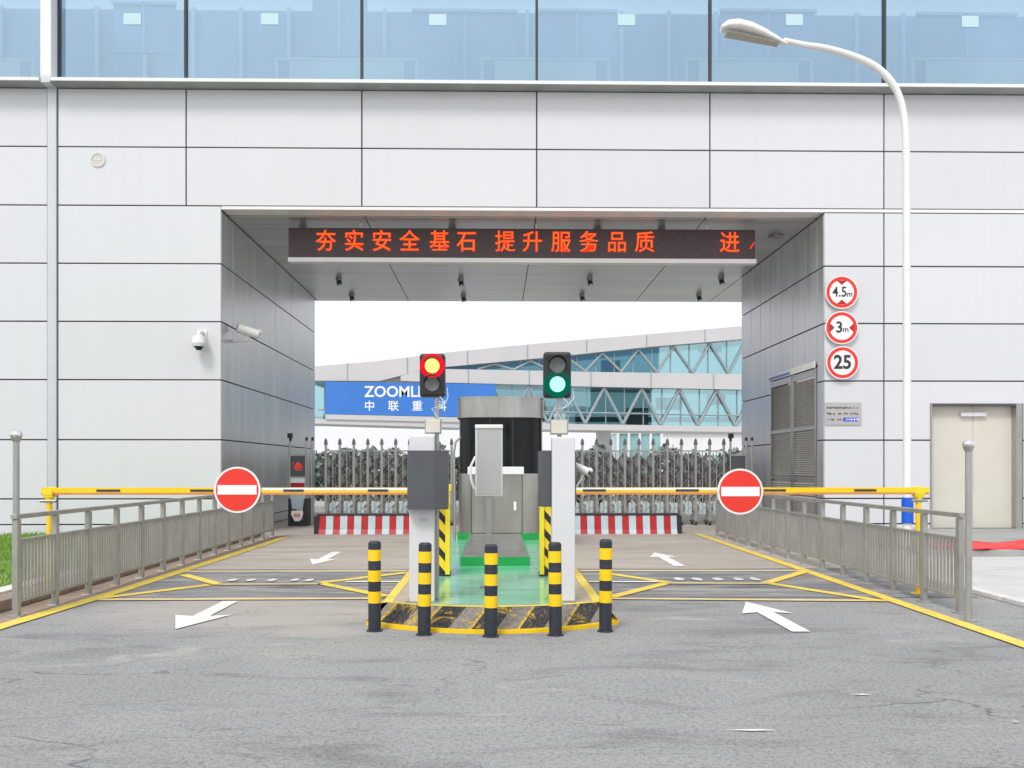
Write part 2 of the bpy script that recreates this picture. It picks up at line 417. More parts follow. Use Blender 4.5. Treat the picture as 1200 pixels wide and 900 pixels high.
def thing(name, label, cat, loc, group=None):
    o = bpy.data.objects.new(name, None); COL.objects.link(o); o.location = loc; ORG[o.name] = tuple(loc)
    o.empty_display_size = .1
    o['label'] = label; o['category'] = cat
    if group: o['group'] = group
    return o
def tag(o, label, cat, group=None, kind=None):
    o['label'] = label; o['category'] = cat
    if group: o['group'] = group
    if kind: o['kind'] = kind
    return o
def struct(o): o['kind'] = 'structure'; return o
def dup(o, loc=None, rz=None, label=None):
    def cp(a, par):
        c = a.copy(); COL.objects.link(c); c.parent = par
        for ch in list(a.children): cp(ch, c)
        return c
    c = cp(o, None)
    if loc is not None: c.location = loc
    if rz is not None: c.rotation_euler.z = rz
    if label: c['label'] = label
    return c
def rrect(x0, x1, y0, y1, r, n=8):
    out = []
    for cx, cy, a in ((x1-r, y0+r, -90), (x1-r, y1-r, 0), (x0+r, y1-r, 90), (x0+r, y0+r, 180)):
        for i in range(n+1):
            t = R(a+90*i/n); out.append((cx+cos(t)*r, cy+sin(t)*r))
    return out

# ================================================================ GROUND
g = MB(); g.face([(-300,-60,0),(300,-60,0),(300,400,0),(-300,400,0)], 'asphalt'); struct(g.build('ground', origin=(0,0,0)))
g = MB(); g.face([(-6,14.3,.004),(7.9,14.3,.004),(7.9,33,.004),(-6.3,33,.004)], 'concrete'); struct(g.build('tunnel_road', origin=(0,14,0)))
g = MB(); g.face([(-90,33,.004),(90,33,.004),(90,300,.004),(-90,300,.004)], 'apron'); struct(g.build('airfield_apron', origin=(0,33,0)))
g = MB(); g.face([(-4.8,11.3,.006),(5.9,11.3,.006),(5.9,14.6,.006),(-4.8,14.6,.006)], 'patch'); struct(g.build('road_patch', origin=(0,11,0)))
# left side: kerb, verge, lawn
g = MB(); y = 5.0
while y < 21.4:
    g.box(-5.72, -5.42, y, y+.985, 0, .13, 'stonebrown'); y += 1.0
struct(g.build('kerb', bevel=.012, origin=(-5.5,5,0)))
g = MB(); y = 5.0
while y < 21.2:
    g.box(-5.98, -5.74, y, y+.99, 0, .15, 'kerbwhite'); y += 1.0
struct(g.build('kerb', bevel=.012, origin=(-5.9,5,0)))
g = MB(); g.face([(-5.4,4,.005),(-4.9,4,.005),(-4.85,21.5,.005),(-5.4,21.5,.005)], 'stonebrown'); struct(g.build('verge_path', origin=(-5,4,0)))
g = MB(); g.face([(-11,-5,.05),(-6,-5,.05),(-6,21.5,.05),(-11,21.5,.05)], 'lawn'); struct(g.build('lawn', origin=(-6,0,0)))
g = MB()
for i in range(26000):
    yy = 10+11.3*random.random()**.9; xx = -6.05-random.random()*4.9
    h = random.uniform(.03, .08)*(1.5 if yy > 17 else 1); a = random.random()*pi; w = .009; dx, dy = cos(a)*w, sin(a)*w
    lx, ly = random.uniform(-.04,.04), random.uniform(-.04,.04)
    g.face([(xx-dx,yy-dy,.05),(xx+dx,yy+dy,.05),(xx+lx,yy+ly,.05+h)], 'grass')
tag(g.build('grass', origin=(-6,12,0.05)), 'bright green lawn beside the left railing', 'grass', kind='stuff')
# right side: paving and kerb
g = MB(); y = 6.0
while y < 19.5:
    g.box(6.0, 6.14, y, y+.99, 0, .06, 'kerbwhite'); y += 1.0
struct(g.build('kerb', bevel=.01, origin=(6,6,0)))
g = MB(); g.face([(6.14,5,.05),(60,5,.05),(60,21.5,.05),(6.14,21.5,.05)], 'paving')
struct(g.build('pavement', origin=(6,5,0)))
# markings
def line(pts, w, m='yline', z=.012):
    g = MB(); g.strip(pts, w, z, m); struct(g.build('road_line', origin=(pts[0][0], pts[0][1], z)))
line([(-4.98,5.5),(-4.93,9.3),(-4.82,12),(-4.78,16),(-4.75,21)], .19, 'yline', .0125)
line([(4.72,3.5),(4.72,9),(4.74,14),(4.76,22)], .17, 'yline', .013)
yl = lambda px, py: tuple(G(px, py))[:2]
line([(-4.7,14.25),(-1.36,14.25)], .14, 'ylinef'); line([(-4.75,11.25),(-1.42,11.3)], .14, 'ylinef')
line([(1.3,14.25),(4.66,14.2)], .14, 'ylinef'); line([(1.3,11.25),(4.64,11.0)], .14, 'ylinef')
for pts in ([(110,703),(245,686.5)], [(215,674.5),(257,686)], [(255,686),(376,685.5)], [(375,684),(476,672)], [(377,685),(452,700)]):
    line([yl(*p) for p in pts], .16 if pts[0][0] != 255 else .13, 'ylinef' if pts[0][0] in (255,) else 'yline', .0145 if pts[0][0] in (110, 375) else .0165)
for pts in ([(1034,705.5),(897,684)], [(944,670.5),(897,684.5)], [(899,685),(781,684.5)], [(783,683.5),(712,673)], [(781,684.5),(716,701)]):
    line([yl(*p) for p in pts], .16 if pts[0][0] != 899 else .13, 'ylinef' if pts[0][0] in (899,) else 'yline', .0145 if pts[0][0] in (1034, 783) else .0165)
line([yl(405,683), yl(474,683)], .12, 'paintline_w', .0185); line([yl(690,683), yl(770,683)], .12, 'paintline_w', .0185)
def arrow(x, yt, yb, ytip, hw, sw, skew=0):
    g = MB(); z = .0105; x0, xb, x1 = x, x+skew*.5, x+skew
    g.face([(x0-sw,yt,z),(x0+sw,yt,z),(xb+sw,yb,z),(xb-sw,yb,z)], 'paintline_w')
    n_ = (yb-ytip)*.1
    g.face([(xb-hw,yb+n_,z),(xb-sw,yb,z),(xb+sw,yb,z),(xb+hw,yb+n_,z),(x1,ytip,z)], 'paintline_w')
    return struct(g.build('lane_arrow', origin=(x,yt,z)))
arrow(-3.14, 11.1, 10.0, 9.2, .30, .09)
arrow(-2.97, 17.5, 16.1, 15.2, .25, .09)
arrow(2.95, 8.95, 10.15, 10.95, .28, .09)
arrow(2.95, 14.9, 16.4, 17.3, .25, .09)
g = MB()
for cx in (273, 294, 319, 346, 363): 
    p = G(cx, 681); n = 9; r = .06+.02*random.random()
    g.face([(p.x+cos(2*pi*k/n)*r*random.uniform(.8,1.1), p.y+sin(2*pi*k/n)*r*2.6*random.uniform(.7,1.1), .019) for k in range(n)], 'paintdots')
for cx in (796, 817, 841, 865, 885):
    p = G(cx, 680); n = 9; r = .06+.02*random.random()
    g.face([(p.x+cos(2*pi*k/n)*r*random.uniform(.8,1.1), p.y+sin(2*pi*k/n)*r*2.6*random.uniform(.7,1.1), .019) for k in range(n)], 'paintdots')
struct(g.build('worn_paint_marks', origin=(0,13,.019)))
g = MB()
for (cx, cy, w) in ((1008, 815, .08), (880, 857, .16), (1190, 847, .02)):
    p = G(cx, cy); g.face([(p.x-w,p.y+.01,.009),(p.x,p.y-.018,.009),(p.x+w,p.y-.006,.009),(p.x+w*.4,p.y+.014,.009)], 'paintline_w')
struct(g.build('paint_scuffs', origin=(2,6,.009)))

# ================================================================ BUILDING
YF = 21.6
B = thing('terminal_building', 'large white metal panelled terminal building with a drive-through opening and blue glazed upper floor', 'building', (0,YF,0))
X = lambda px: P(px, 300, YF).x
XL, XR = X(259.5), X(965.5)
seams = [X(218), X(424), X(629), X(832), X(1036)]
pit = seams[1]-seams[0]
sx0, sx1 = X(56), X(67.5)
rows = [10.30, 8.955, 7.61, 6.275, 4.94, 3.60, 2.22, .86, .27, 0]
gap = .016
pn = MB()
def cell(x0, x1, z0, z1): pn.box(x0+gap, x1-gap, YF, YF+.06, z0+gap, z1-gap, random.choice(['panel','panel_b','panel_c']))
xl_edges = [sx0-2*pit, sx0-pit, sx0]
xr_edges = [seams[4], seams[4]+pit, seams[4]+2*pit]
DX0, DX1, DZ = X(1092), X(1197.5), P(1140, 475.5, YF).z
for k in range(len(rows)-1):
    zt, zb = rows[k], rows[k+1]
    for a, b in zip(xl_edges, xl_edges[1:]): cell(a, b, zb, zt)
    if k < 2:
        e = [sx1]+seams+xr_edges[1:]
        for a, b in zip(e, e[1:]): cell(a, b, zb, zt)
    else:
        zt2 = zt-.085 if k == 2 else zt
        cell(sx1, XL, zb, zt)
        cell(XR, seams[4], zb, zt2)
        a, b = xr_edges[0], xr_edges[1]
        if zb >= DZ-.02: cell(a, b, zb, zt2)
        elif zt > DZ:
            pn.box(a+gap, DX0-.04, YF, YF+.06, zb+gap, zt-gap, 'panel'); pn.box(DX1+.04, b-gap, YF, YF+.06, zb+gap, zt-gap, 'panel')
            pn.box(DX0-.04, DX1+.04, YF, YF+.06, DZ+.05, zt-gap, 'panel')
        else:
            pn.box(a+gap, DX0-.04, YF, YF+.06, zb+gap, zt-gap, 'panel'); pn.box(DX1+.04, b-gap, YF, YF+.06, zb+gap, zt-gap, 'panel')
        cell(xr_edges[1], xr_edges[2], zb, zt2)
pn.build('wall', B, bevel=.006)
bk = MB()
bk.box(xl_edges[0], XL-.02, YF+.045, YF+.4, 0, 10.25, 'joint')
bk.box(XR+.02, DX0-.03, YF+.045, YF+.4, 0, 10.25, 'joint'); bk.box(DX1+.03, xr_edges[2], YF+.045, YF+.4, 0, 10.25, 'joint')
bk.box(DX0-.03, DX1+.03, YF+.045, YF+.4, DZ+.03, 10.25, 'joint'); bk.box(XL-.02, XR+.02, YF+.045, YF+.4, 7.56, 10.25, 'joint')
bk.build('backing_wall', B)
st = MB(); st.box(sx0+.01, sx1-.01, YF-.05, YF+.1, 0, 10.28, 'panel_strip'); st.box(sx0+.0, sx1+.02, YF-.36, YF+.1, 10.42, 15, 'white')
st.prism_xz([(sx0+.01,10.281),(sx1-.01,10.281),(sx1+.01,10.418),(sx0+.01,10.418)], YF-.36, YF+.1, 'panel_strip')
st.build('drain_strip', B, bevel=.01)
c = MB()
for a, b in ((xl_edges[0], sx0-.02), (sx1+.02, xr_edges[2])):
    c.box(a, b, YF-.4, YF+.2, 10.31, 10.385, 'white'); c.box(a, b, YF-.37, YF+.1, 10.302, 10.309, 'fargrey')
c.build('cornice', B, bevel=.006)
l = MB(); l.box(XL, xr_edges[2], YF-.012, YF+.5, 7.53, 7.60, 'white'); l.build('lintel_trim', B)
# tunnel
YL, YR, YC = XS(369, XL).y, XS(869, XR).y, 33.2
tw = MB(); tb = MB()
def tpanels(tw, Xw, inward, y0, y1, seams_y, openings=()):
    e = [y0]+seams_y+[y1]
    for k in range(2, len(rows)-1):
        zt, zb = min(rows[k], 7.5), rows[k+1]
        for a, b in zip(e, e[1:]):
            zz = zb
            for (oy0, oy1, oz) in openings:
                if a >= oy0-.05 and b <= oy1+.05:
                    zz = max(zb, oz)
            if zz >= zt-.03: continue
            tw.box(Xw, Xw+.06*inward, a+.011, b-.011, zz+.014, zt-.014, 'tunnel')
lo = [XS(p, XL).y for p in (273, 298, 323, 341)]
LD0, LDm, LD1 = XS(957.5, XR).y, XS(929, XR).y, XS(903, XR).y
ro = [XS(p, XR).y for p in (957.5, 944, 929, 915, 903, 891, 880)]
tpanels(tw, XL, -1, YF+.03, YL, lo); tw.build('tunnel_wall', B, bevel=.006)
tw = MB(); tpanels(tw, XR, 1, YF+.03, YR, ro, [(LD0, LD1, 4.02)]); tw.build('tunnel_wall', B, bevel=.006)
tb.box(XL-.5, XL-.05, YF+.42, YL, 0, 7.49, 'joint'); tb.box(XL-.5, XL-.06, YL-.03, YL+.02, 0, 7.49, 'panel'); tb.build('tunnel_backing', B)
tb = MB(); tb.box(XR+.05, XR+.5, YF+.42, LD0-.02, 0, 7.49, 'joint')
tb.box(XR+.05, XR+.5, LD1+.02, YR, 0, 7.49, 'joint'); tb.box(XR+.05, XR+.5, LD0-.02, LD1+.02, 4.0, 7.49, 'joint')
tb.box(XR+.06, XR+.5, YR-.03, YR+.02, 0, 7.49, 'panel')
tb.build('tunnel_backing', B)
ce = MB()
cs = [XL, seams[1], seams[2], seams[3], XR]
ye = [YF+.52, 23.6, 26.0, 28.6, 31.0, YC]
for a, b in zip(cs, cs[1:]):
    for y0, y1 in zip(ye, ye[1:]): ce.box(a+.012, b-.012, y0+.006, y1-.006, 7.50, 7.54, 'ceiling')
ce.box(XR+.012, XR+1.6, YR+.05, YC, 7.50, 7.54, 'ceiling')
ce.build('ceiling', B)
cb = MB(); cb.box(XL-.5, XR+1.6, YF+.41, YC-.01, 7.545, 7.9, 'joint'); cb.box(XL-.5, XR+1.6, YC, YC+.06, 7.5, 10.3, 'panel'); cb.build('ceiling_slab', B)
for (px, py) in ((397,326),(540,327),(691,326),(845,325),(412,345),(543,346),(682,345),(819,345),(355,262),(530,264),(700,263),(775,265)):
    t = (7.5-CH)/((HZ-py)/F); a, b, w = _ray(px, py); p = Vector((a*t, b*t, 7.5))
    if py < 300: p = Vector((p.x, 23.2, 7.5)); p.x = P(px, py, 23.2).x
    d = MB(); d.cyl((p.x,p.y,7.5), (p.x,p.y,7.42), .10, .10, 14, 'gatemetal'); d.cyl((p.x,p.y,7.42), (p.x+.03,p.y-.03,7.30), .07, .085, 14, 'joint')
    d.cyl((p.x+.03,p.y-.03,7.30), (p.x+.033,p.y-.033,7.29), .055, .055, 12, 'spot' if (px, py) == (0, 0) else 'cream')
    d.build('downlight', B)
# louvred doors in the tunnel
for (y0, y1, hm) in ((LD0+.03, LDm-.02, 'white'), (LDm+.02, LD1-.03, 'blue')):
    d = MB(); zt = 3.96
    d.box(XR-.02, XR+.06, y0, y0+.09, .02, zt, 'steel'); d.box(XR-.02, XR+.06, y1-.09, y1, .02, zt, 'steel')
    for z in (.02, 1.27, 2.5, zt-.18): d.box(XR-.018, XR+.058, y0+.092, y1-.092, z, z+(.09 if z < 3 else .16), 'steel')
    z = .13
    while z < zt-.2:
        if not any(q-.05 < z < q+.1 for q in (1.27, 2.5)):
            d.raw([(XR-.012,y0+.092,z),(XR-.012,y1-.092,z),(XR+.05,y1-.092,z+.05),(XR+.05,y0+.092,z+.05)], [(0,1,2,3)], 'shutter')
        z += .055
    d.box(XR+.052, XR+.056, y0+.092, y1-.092, .12, zt-.2, 'shutter')
    dr = d.build('louvre_door', B)
    h = MB(); h.box(XR-.06, XR-.03, y0-.0, y1+.0, zt+.005, zt+.16, 'white' if hm == 'white' else 'blue' if False else 'white')
    if hm == 'blue': h.box(XR-.064, XR-.061, y0+.02, y1-.02, zt+.03, zt+.09, 'banner')
    h.build('door_header', dr)
# cream double door
d = MB(); xm = (DX0+DX1)/2
d.box(DX0, xm-.004, YF+.18, YF+.24, .16, DZ, 'cream'); d.box(xm+.004, DX1-.14, YF+.18, YF+.24, .16, DZ, 'cream')
dr = d.build('door', B, bevel=.004)
f = MB(); f.box(DX0-.04, DX0, YF-.02, YF+.3, .02, DZ+.04, 'steel'); f.box(DX1-.14, DX1, YF-.02, YF+.3, .02, DZ+.04, 'steel'); f.box(DX0+.001, DX1-.141, YF-.02, YF+.3, DZ+.001, DZ+.045, 'darkgrey')
f.build('frame', dr)
f = MB(); f.box(xm-.32, xm+.28, YF+.10, YF+.178, DZ-.24, DZ-.15, 'offwhite'); f.build('door_closer', dr)
f = MB(); f.box(xm-.09, xm-.05, YF+.1, YF+.178, 1.25, 1.45, 'offwhite'); f.box(xm-.2, xm-.05, YF+.09, YF+.12, 1.33, 1.37, 'offwhite'); f.build('handle', dr)
# upper glazed floor
we = [xl_edges[0], sx0-pit, sx0-.01, sx1+.03]+seams+xr_edges[1:]
for a, b in zip(we, we[1:]):
    if b-a < .5: continue
    w = MB(); w.box(a+.03, b-.03, YF+.0, YF+.02, 10.40, 14.6, 'glass'); win = w.build('window', B)
    f = MB(); f.box(a-.0, a+.028, YF-.06, YF+.10, 10.40, 14.6, 'joint'); f.box(b-.028, b, YF-.06, YF+.10, 10.40, 14.6, 'joint'); f.box(a+.03, b-.03, YF+.021, YF+.1, 10.39, 10.42, 'steel')
    f.build('frame', win)
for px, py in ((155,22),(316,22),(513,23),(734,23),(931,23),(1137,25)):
    p = P(px, py, YF-.01); n_ = MB(); n_.box(p.x-.2, p.x+.2, YF-.008, YF-.003, p.z-.13, p.z+.13, 'lampglint'); n_.build('painted_lamp_reflection', B)  # pale flat tiles painted as ceiling lamps mirrored in the window glass
rf = MB(); rf.box(xl_edges[0], xr_edges[2], YF-.4, YF+.6, 14.6, 14.9, 'panel'); rf.box(xl_edges[0], xr_edges[2], 27.8, 29, 14.6, 14.9, 'panel'); rf.box(xl_edges[0], xr_edges[2], YF+.61, 27.79, 14.7, 14.75, 'added_skyglass'); rf.box(xl_edges[0], xr_edges[2], YF+.21, 29, 10.0, 10.3, 'concslab'); rf.build('roof', B)  # unseen glass middle of the roof, added to let daylight brighten the rooms
iw = MB(); iw.box(xl_edges[0], xr_edges[2], 26.7, 26.75, 10.3, 14.6, 'inner_back')
x = xl_edges[0]+.3
while x < xr_edges[2]-1:
    iw.box(x, x+.10, 26.5, 26.62, 10.3, 14.6, 'inner_wall'); x += 1.35
iw.box(xl_edges[0], xr_edges[2], 26.5, 26.6, 11.42, 11.52, 'inner_wall'); iw.box(xl_edges[0], xr_edges[2], 26.5, 26.6, 10.3, 10.6, 'inner_wall')
for px0, px1, py0, py1 in ((133,205,3,62),(366,430,-60,66),(485,604,12,100),(630,722,12,70),(845,955,12,70),(1075,1190,16,70)):  # blue boxes with pale frames stand in for buildings reflected in the glass
    a, b = P(px0, py0, 25), P(px1, py1, 25)
    iw.box(a.x, b.x, 25, 25.1, max(b.z, 10.35), a.z, 'inner_dark')
    iw.box(a.x-.05, b.x+.05, 24.95, 25.0, a.z-.05, a.z+.03, 'inner_wall'); iw.box((a.x+b.x)/2-.03, (a.x+b.x)/2+.03, 24.95, 25.0, max(b.z, 10.35), a.z, 'inner_wall')
iw.build('back_wall_and_reflections', B)
for px0, px1 in ((322,490),(563,715),(803,953),(1069,1222),(-150,40)):
    a, b = P(px0, 67, 22.8), P(px1, 67, 22.8); q = MB()
    q.box(a.x, b.x, 22.8, 22.86, a.z-.06, a.z, 'inner_white'); q.box(a.x, a.x+.07, 22.8, 22.86, 10.3, a.z-.06, 'inner_white'); q.box(b.x-.07, b.x, 22.8, 22.86, 10.3, a.z-.06, 'inner_white')
    q.box(a.x+.35, b.x-.35, 22.81, 22.84, 11.05, a.z-.08, 'inner_white'); q.box(a.x+.35, b.x-.35, 22.81, 22.84, 10.3, 11.0, 'inner_white')
    q.box(a.x+.08, a.x+.34, 22.82, 22.84, 10.3, a.z-.08, 'inner_dark'); q.box(b.x-.34, b.x-.08, 22.82, 22.84, 10.3, a.z-.08, 'inner_dark')
    q.build('interior_railing', B)
p = P(114.5, 187, YF-.01); v = MB(); v.disc(p.x, YF-.025, p.z, .17, .03, 'offwhite', 32, .13); v.disc(p.x, YF-.015, p.z, .125, .02, 'cream', 28); v.box(p.x-.07, p.x+.07, YF-.02, YF-.014, p.z-.02, p.z+.02, 'offwhite'); v.build('vent_cap', B)

# ---- things on the building
def rsign(px, py, kind, label):
    p = P(px, py, YF-.1); y = YF-.10; t = thing('road_sign', label, 'road sign', (p.x, y+.05, p.z-.38), 'round signs on the wall right of the opening')
    f = MB(); f.disc(p.x, y, p.z, .385, .03, 'signwhite'); 
    f.disc(p.x, y-.003, p.z, .36, .003, 'red', 48, .285)
    f.build('sign_plate', t)
    x = MB()
    if kind == '45':
        for s_ in (1, -1): x.prism_xz([(p.x-.12,p.z+s_*.275),(p.x+.12,p.z+s_*.275),(p.x,p.z+s_*.17)][::1], y-.005, y-.001, 'darkred')
        x.text('4.5', p.x-.05, y-.006, p.z, .33, 'ink', .004, .85); x.text('m', p.x+.18, y-.006, p.z-.045, .19, 'ink', .002)
    elif kind == '3':
        for s_ in (1, -1): x.prism_xz([(p.x+s_*.285,p.z+.11),(p.x+s_*.285,p.z-.11),(p.x+s_*.17,p.z)], y-.005, y-.001, 'darkred')
        x.text('3', p.x-.06, y-.006, p.z, .36, 'ink', .006); x.text('m', p.x+.09, y-.006, p.z-.045, .19, 'ink', .002)
    else:
        x.text('25', p.x, y-.006, p.z, .44, 'ink', .012, .95)
    x.build('lettering', t)
    b = MB(); b.box(p.x-.03, p.x+.03, y+.031, YF, p.z-.25, p.z+.25, 'steel'); b.build('bracket', t)
rsign(986.5, 342.5, '45', 'round 4.5 m height limit sign, topmost of the three red ringed signs')
rsign(986.5, 384, '3', 'round 3 m width limit sign between the other two red ringed signs')
rsign(987.5, 425, '25', 'round 25 speed limit sign, lowest of the three red ringed signs')
a, b = P(967, 471.5, YF-.03), P(1009.5, 498, YF-.03)
t = thing('wall_plaque', 'beige rectangular notice plaque with a blue strip below the speed limit sign', 'plaque', ((a.x+b.x)/2, YF-.02, b.z))
f = MB(); f.box(a.x, b.x, YF-.03, YF, b.z, a.z, 'panel_grey'); f.build('plate', t, bevel=.004)
f = MB(); W = b.x-a.x; H = a.z-b.z
for r_ in range(3):
    zc = a.z-H*(.24+.26*r_); x = a.x+.04
    if r_ == 2: f.box(a.x+W*.5, b.x-.06, YF-.033, YF-.0305, zc-.045, zc+.045, 'blue')
    while x < b.x-.09:
        w_ = random.uniform(.012,.03)
        m_ = 'signwhite' if (r_ == 2 and x > a.x+W*.5) else 'ink'
        if random.random() < .82: f.box(x, x+w_, YF-.036, YF-.034, zc-random.uniform(.01,.03), zc+random.uniform(.01,.03), m_)
        x += w_+.018 if x > a.x+W*.5 else w_+.012
f.build('lettering', t)
# LED sign
YS = 22.6
a, b = P(338, 267.3, YS), P(885, 303, YS)
zt, zb = (P(611, 268, YS).z), (P(611, 302.5, YS).z)
t = thing('led_message_sign', 'long dark LED message board with red Chinese characters hanging under the opening ceiling', 'LED sign', ((a.x+b.x)/2, YS+.1, zb))
f = MB(); f.box(a.x, b.x, YS, YS+.22, zb, zt, 'sensor'); f.build('housing', t, bevel=.008)
f = MB(); f.box(a.x-.01, b.x+.03, YS-.02, YS+.24, zb-.11, zb-.002, 'white'); f.build('bottom_trim', t, bevel=.006)
f = MB()
zc = (zt+zb)/2+.01
for ch, px in zip('夯实安全基石提升服务品质进', (382,415,447.5,480,515,547,592,624,657.5,690,723,755.5,855)):
    xx = P(px, 285, YS).x; f.text(ch, xx, YS-.004, zc, .54, 'led', .008, .93); f.text(ch, xx, YS-.006, zc, .54, 'ledcore', -.003, .93)
xx = P(882, 288, YS).x; f.prism_xz([(xx-.09,zc-.12),(xx-.05,zc-.12),(xx+.05,zc+.02),(xx+.03,zc+.05)], YS-.006, YS-.002, 'led')
f.build('lettering', t)
for px in (422, 628.5, 829): 
    f = MB(); xx = P(px, 250, YS).x; f.cyl((xx,YS+.1,zt), (xx,YS+.1,7.5), .03, m='white'); f.build('hanger_rod', t)
# ceiling floodlight right
p = P(909, 273, 23.6); t = thing('floodlight', 'small slatted floodlight fixed high on the right tunnel wall under the ceiling', 'floodlight', (p.x, p.y, p.z-.15))
f = MB(); f.box(p.x-.16, p.x+.16, p.y-.1, p.y+.1, p.z-.13, p.z+.13, 'gatemetal')
for k in range(4): f.box(p.x-.14, p.x+.14, p.y-.13, p.y-.101, p.z-.11+k*.06, p.z-.085+k*.06, 'cream')
f.build('lamp_body', t); f = MB(); f.cyl((p.x,p.y,p.z+.13), (p.x,p.y,7.5), .025, m='joint'); f.build('bracket', t); t.rotation_euler = (0, R(-25), 0) if False else (0,0,R(30))
# ceiling lamp, lit
p = P(700, 314, 25.6); f = MB(); f.cyl((p.x,p.y,7.5), (p.x,p.y,7.44), .22, .22, 20, 'gatemetal'); f.cyl((p.x,p.y,7.44), (p.x,p.y,7.38), .05, .04, 12, 'spot')
tag(f.build('ceiling_lamp', origin=(p.x,p.y,7.4)), 'tiny lit white lamp on a round ceiling plate below the LED board', 'ceiling lamp')
# dome camera
p = P(233, 400, YF-.25); t = thing('dome_camera', 'white dome security camera on the white wall left of the opening', 'security camera', (p.x, YF-.2, p.z-.3))
f = MB(); f.tube([(p.x+.04,YF-.001,p.z+.2),(p.x+.03,YF-.15,p.z+.24),(p.x,YF-.25,p.z+.2),(p.x,YF-.25,p.z+.1)], .045, 'white'); f.box(p.x-.03, p.x+.11, YF-.03, YF-.001, p.z+.08, p.z+.28, 'white'); f.build('bracket', t)
f = MB(); f.cyl((p.x,YF-.25,p.z-.04), (p.x,YF-.25,p.z+.12), .165, .13, 20, 'white'); f.cyl((p.x,YF-.25,p.z-.12), (p.x,YF-.25,p.z-.04), .15, .165, 20, 'offwhite'); f.build('housing', t)
f = MB(); f.cyl((p.x,YF-.25,p.z-.2), (p.x,YF-.25,p.z-.121), .05, .105, 20, 'black'); f.build('lens', t)
def bullet(name, p, d, mount, label, sc=1, cat='security camera'):
    p = Vector(p); d = Vector(d).normalized(); t = thing(name, label, cat, tuple(p-Vector((0,0,.1))))
    f = MB(); f.cyl(p-d*.17*sc, p+d*.17*sc, .075*sc, .075*sc, 16, 'white'); f.cyl(p+d*.17*sc+Vector((0,0,.05*sc)), p+d*.23*sc+Vector((0,0,.05*sc)), .05*sc, .03*sc, 12, 'white'); f.build('housing', t)
    f = MB(); f.cyl(p+d*.171*sc, p+d*.18*sc, .055*sc, .055*sc, 16, 'black'); f.build('lens', t)
    f = MB(); mount = Vector(mount); f.tube([p-Vector((0,0,.07*sc)), p-Vector((0,0,.14*sc)), (p-Vector((0,0,.14*sc)))*.3+mount*.7, mount], .025*sc, 'offwhite'); f.build('bracket', t)
p = XS(272, XL+.3, 391) if False else P(279, 388, 22.9); p.x = XL+.45
bullet('bullet_camera', (XL+.36, 22.5, P(278,388,22.5).z), (.9,.5,-.28), (XL+.01, 22.5, P(270,396,22.5).z-.08), 'white bullet security camera on a bracket at the left tunnel corner', 1.5)

# ================================================================ STREET LAMP
DL = 17.0; bx = P(1063.5, 600, DL).x
t = thing('street_lamp', 'tall white curved street lamp with a blue band near its base', 'street lamp', (bx, DL, .05))
f = MB(); pts = [(bx,DL,.05)]; pp = [(1063,560),(1062.8,400),(1062.5,300),(1062.3,230),(1062,180),(1061,152),(1058,129),(1052,109),(1041,92),(1024,77),(1000,66),(970,57),(940,52),(918,47)]
for px, py in pp: pts.append(tuple(P(px, py, DL)))
radl = [.075,.073,.071,.069,.067,.066,.065,.064,.063,.07,.067,.064,.058,.052,.046,.042]
q3 = []; rq = []
for i in range(len(pts)-1):
    p0, p1, p2, p3 = (Vector(pts[max(i-1,0)]), Vector(pts[i]), Vector(pts[i+1]), Vector(pts[min(i+2, len(pts)-1)]))
    for k in range(6):
        u = k/6; q3.append(.5*(2*p1+(p2-p0)*u+(2*p0-5*p1+4*p2-p3)*u*u+(3*p1-p0-3*p2+p3)*u**3)); rq.append(radl[i]*(1-u)+radl[i+1]*u)
q3.append(Vector(pts[-1])); rq.append(radl[-1])
f.tube(q3, rq, 'white', 16); f.build('pole', t)
f = MB(); f.cyl((bx,DL,P(1063,613,DL).z), (bx,DL,P(1063,583,DL).z), .105, .104, 20, 'blue'); f.build('painted_band', t)
f = MB(); f.box(bx-.25, bx+.25, DL-.25, DL+.25, .04, .08, 'white'); f.build('base_plate', t)
f = MB(); prof = [(922,49,.05,.03),(910,44.5,.10,.09),(895,38.5,.15,.13),(880,33.5,.19,.16),(865,30,.2,.16),(852,29.5,.17,.13),(845,31,.10,.07)]
ring = []; n = 16
for px, py, wy, hz in prof:
    c_ = P(px, py+3.5, DL); ring.append([(c_.x, DL+cos(2*pi*k/n)*wy, c_.z+(sin(2*pi*k/n)*hz if sin(2*pi*k/n) > 0 else sin(2*pi*k/n)*hz*.35)) for k in range(n)])
vs = [q for r_ in ring for q in r_]; fs = [(i*n+k, i*n+(k+1) % n, (i+1)*n+(k+1) % n, (i+1)*n+k) for i in range(len(ring)-1) for k in range(n)]
f.raw(vs, fs, 'white', True); f.face(ring[0], 'white'); f.face(ring[-1][::-1], 'white'); f.build('lamp_head', t)
f = MB(); a, b = P(851, 39, DL), P(912, 51.5, DL)
f.raw([(a.x,DL-.15,a.z),(a.x,DL+.15,a.z),(b.x,DL+.11,b.z),(b.x,DL-.11,b.z),(a.x,DL-.13,a.z-.02),(a.x,DL+.13,a.z-.02),(b.x,DL+.09,b.z-.02),(b.x,DL-.09,b.z-.02)],
      [(0,1,2,3),(4,7,6,5),(0,4,5,1),(1,5,6,2),(2,6,7,3),(3,7,4,0)], 'lamp_plastic'); f.build('led_tray', t)

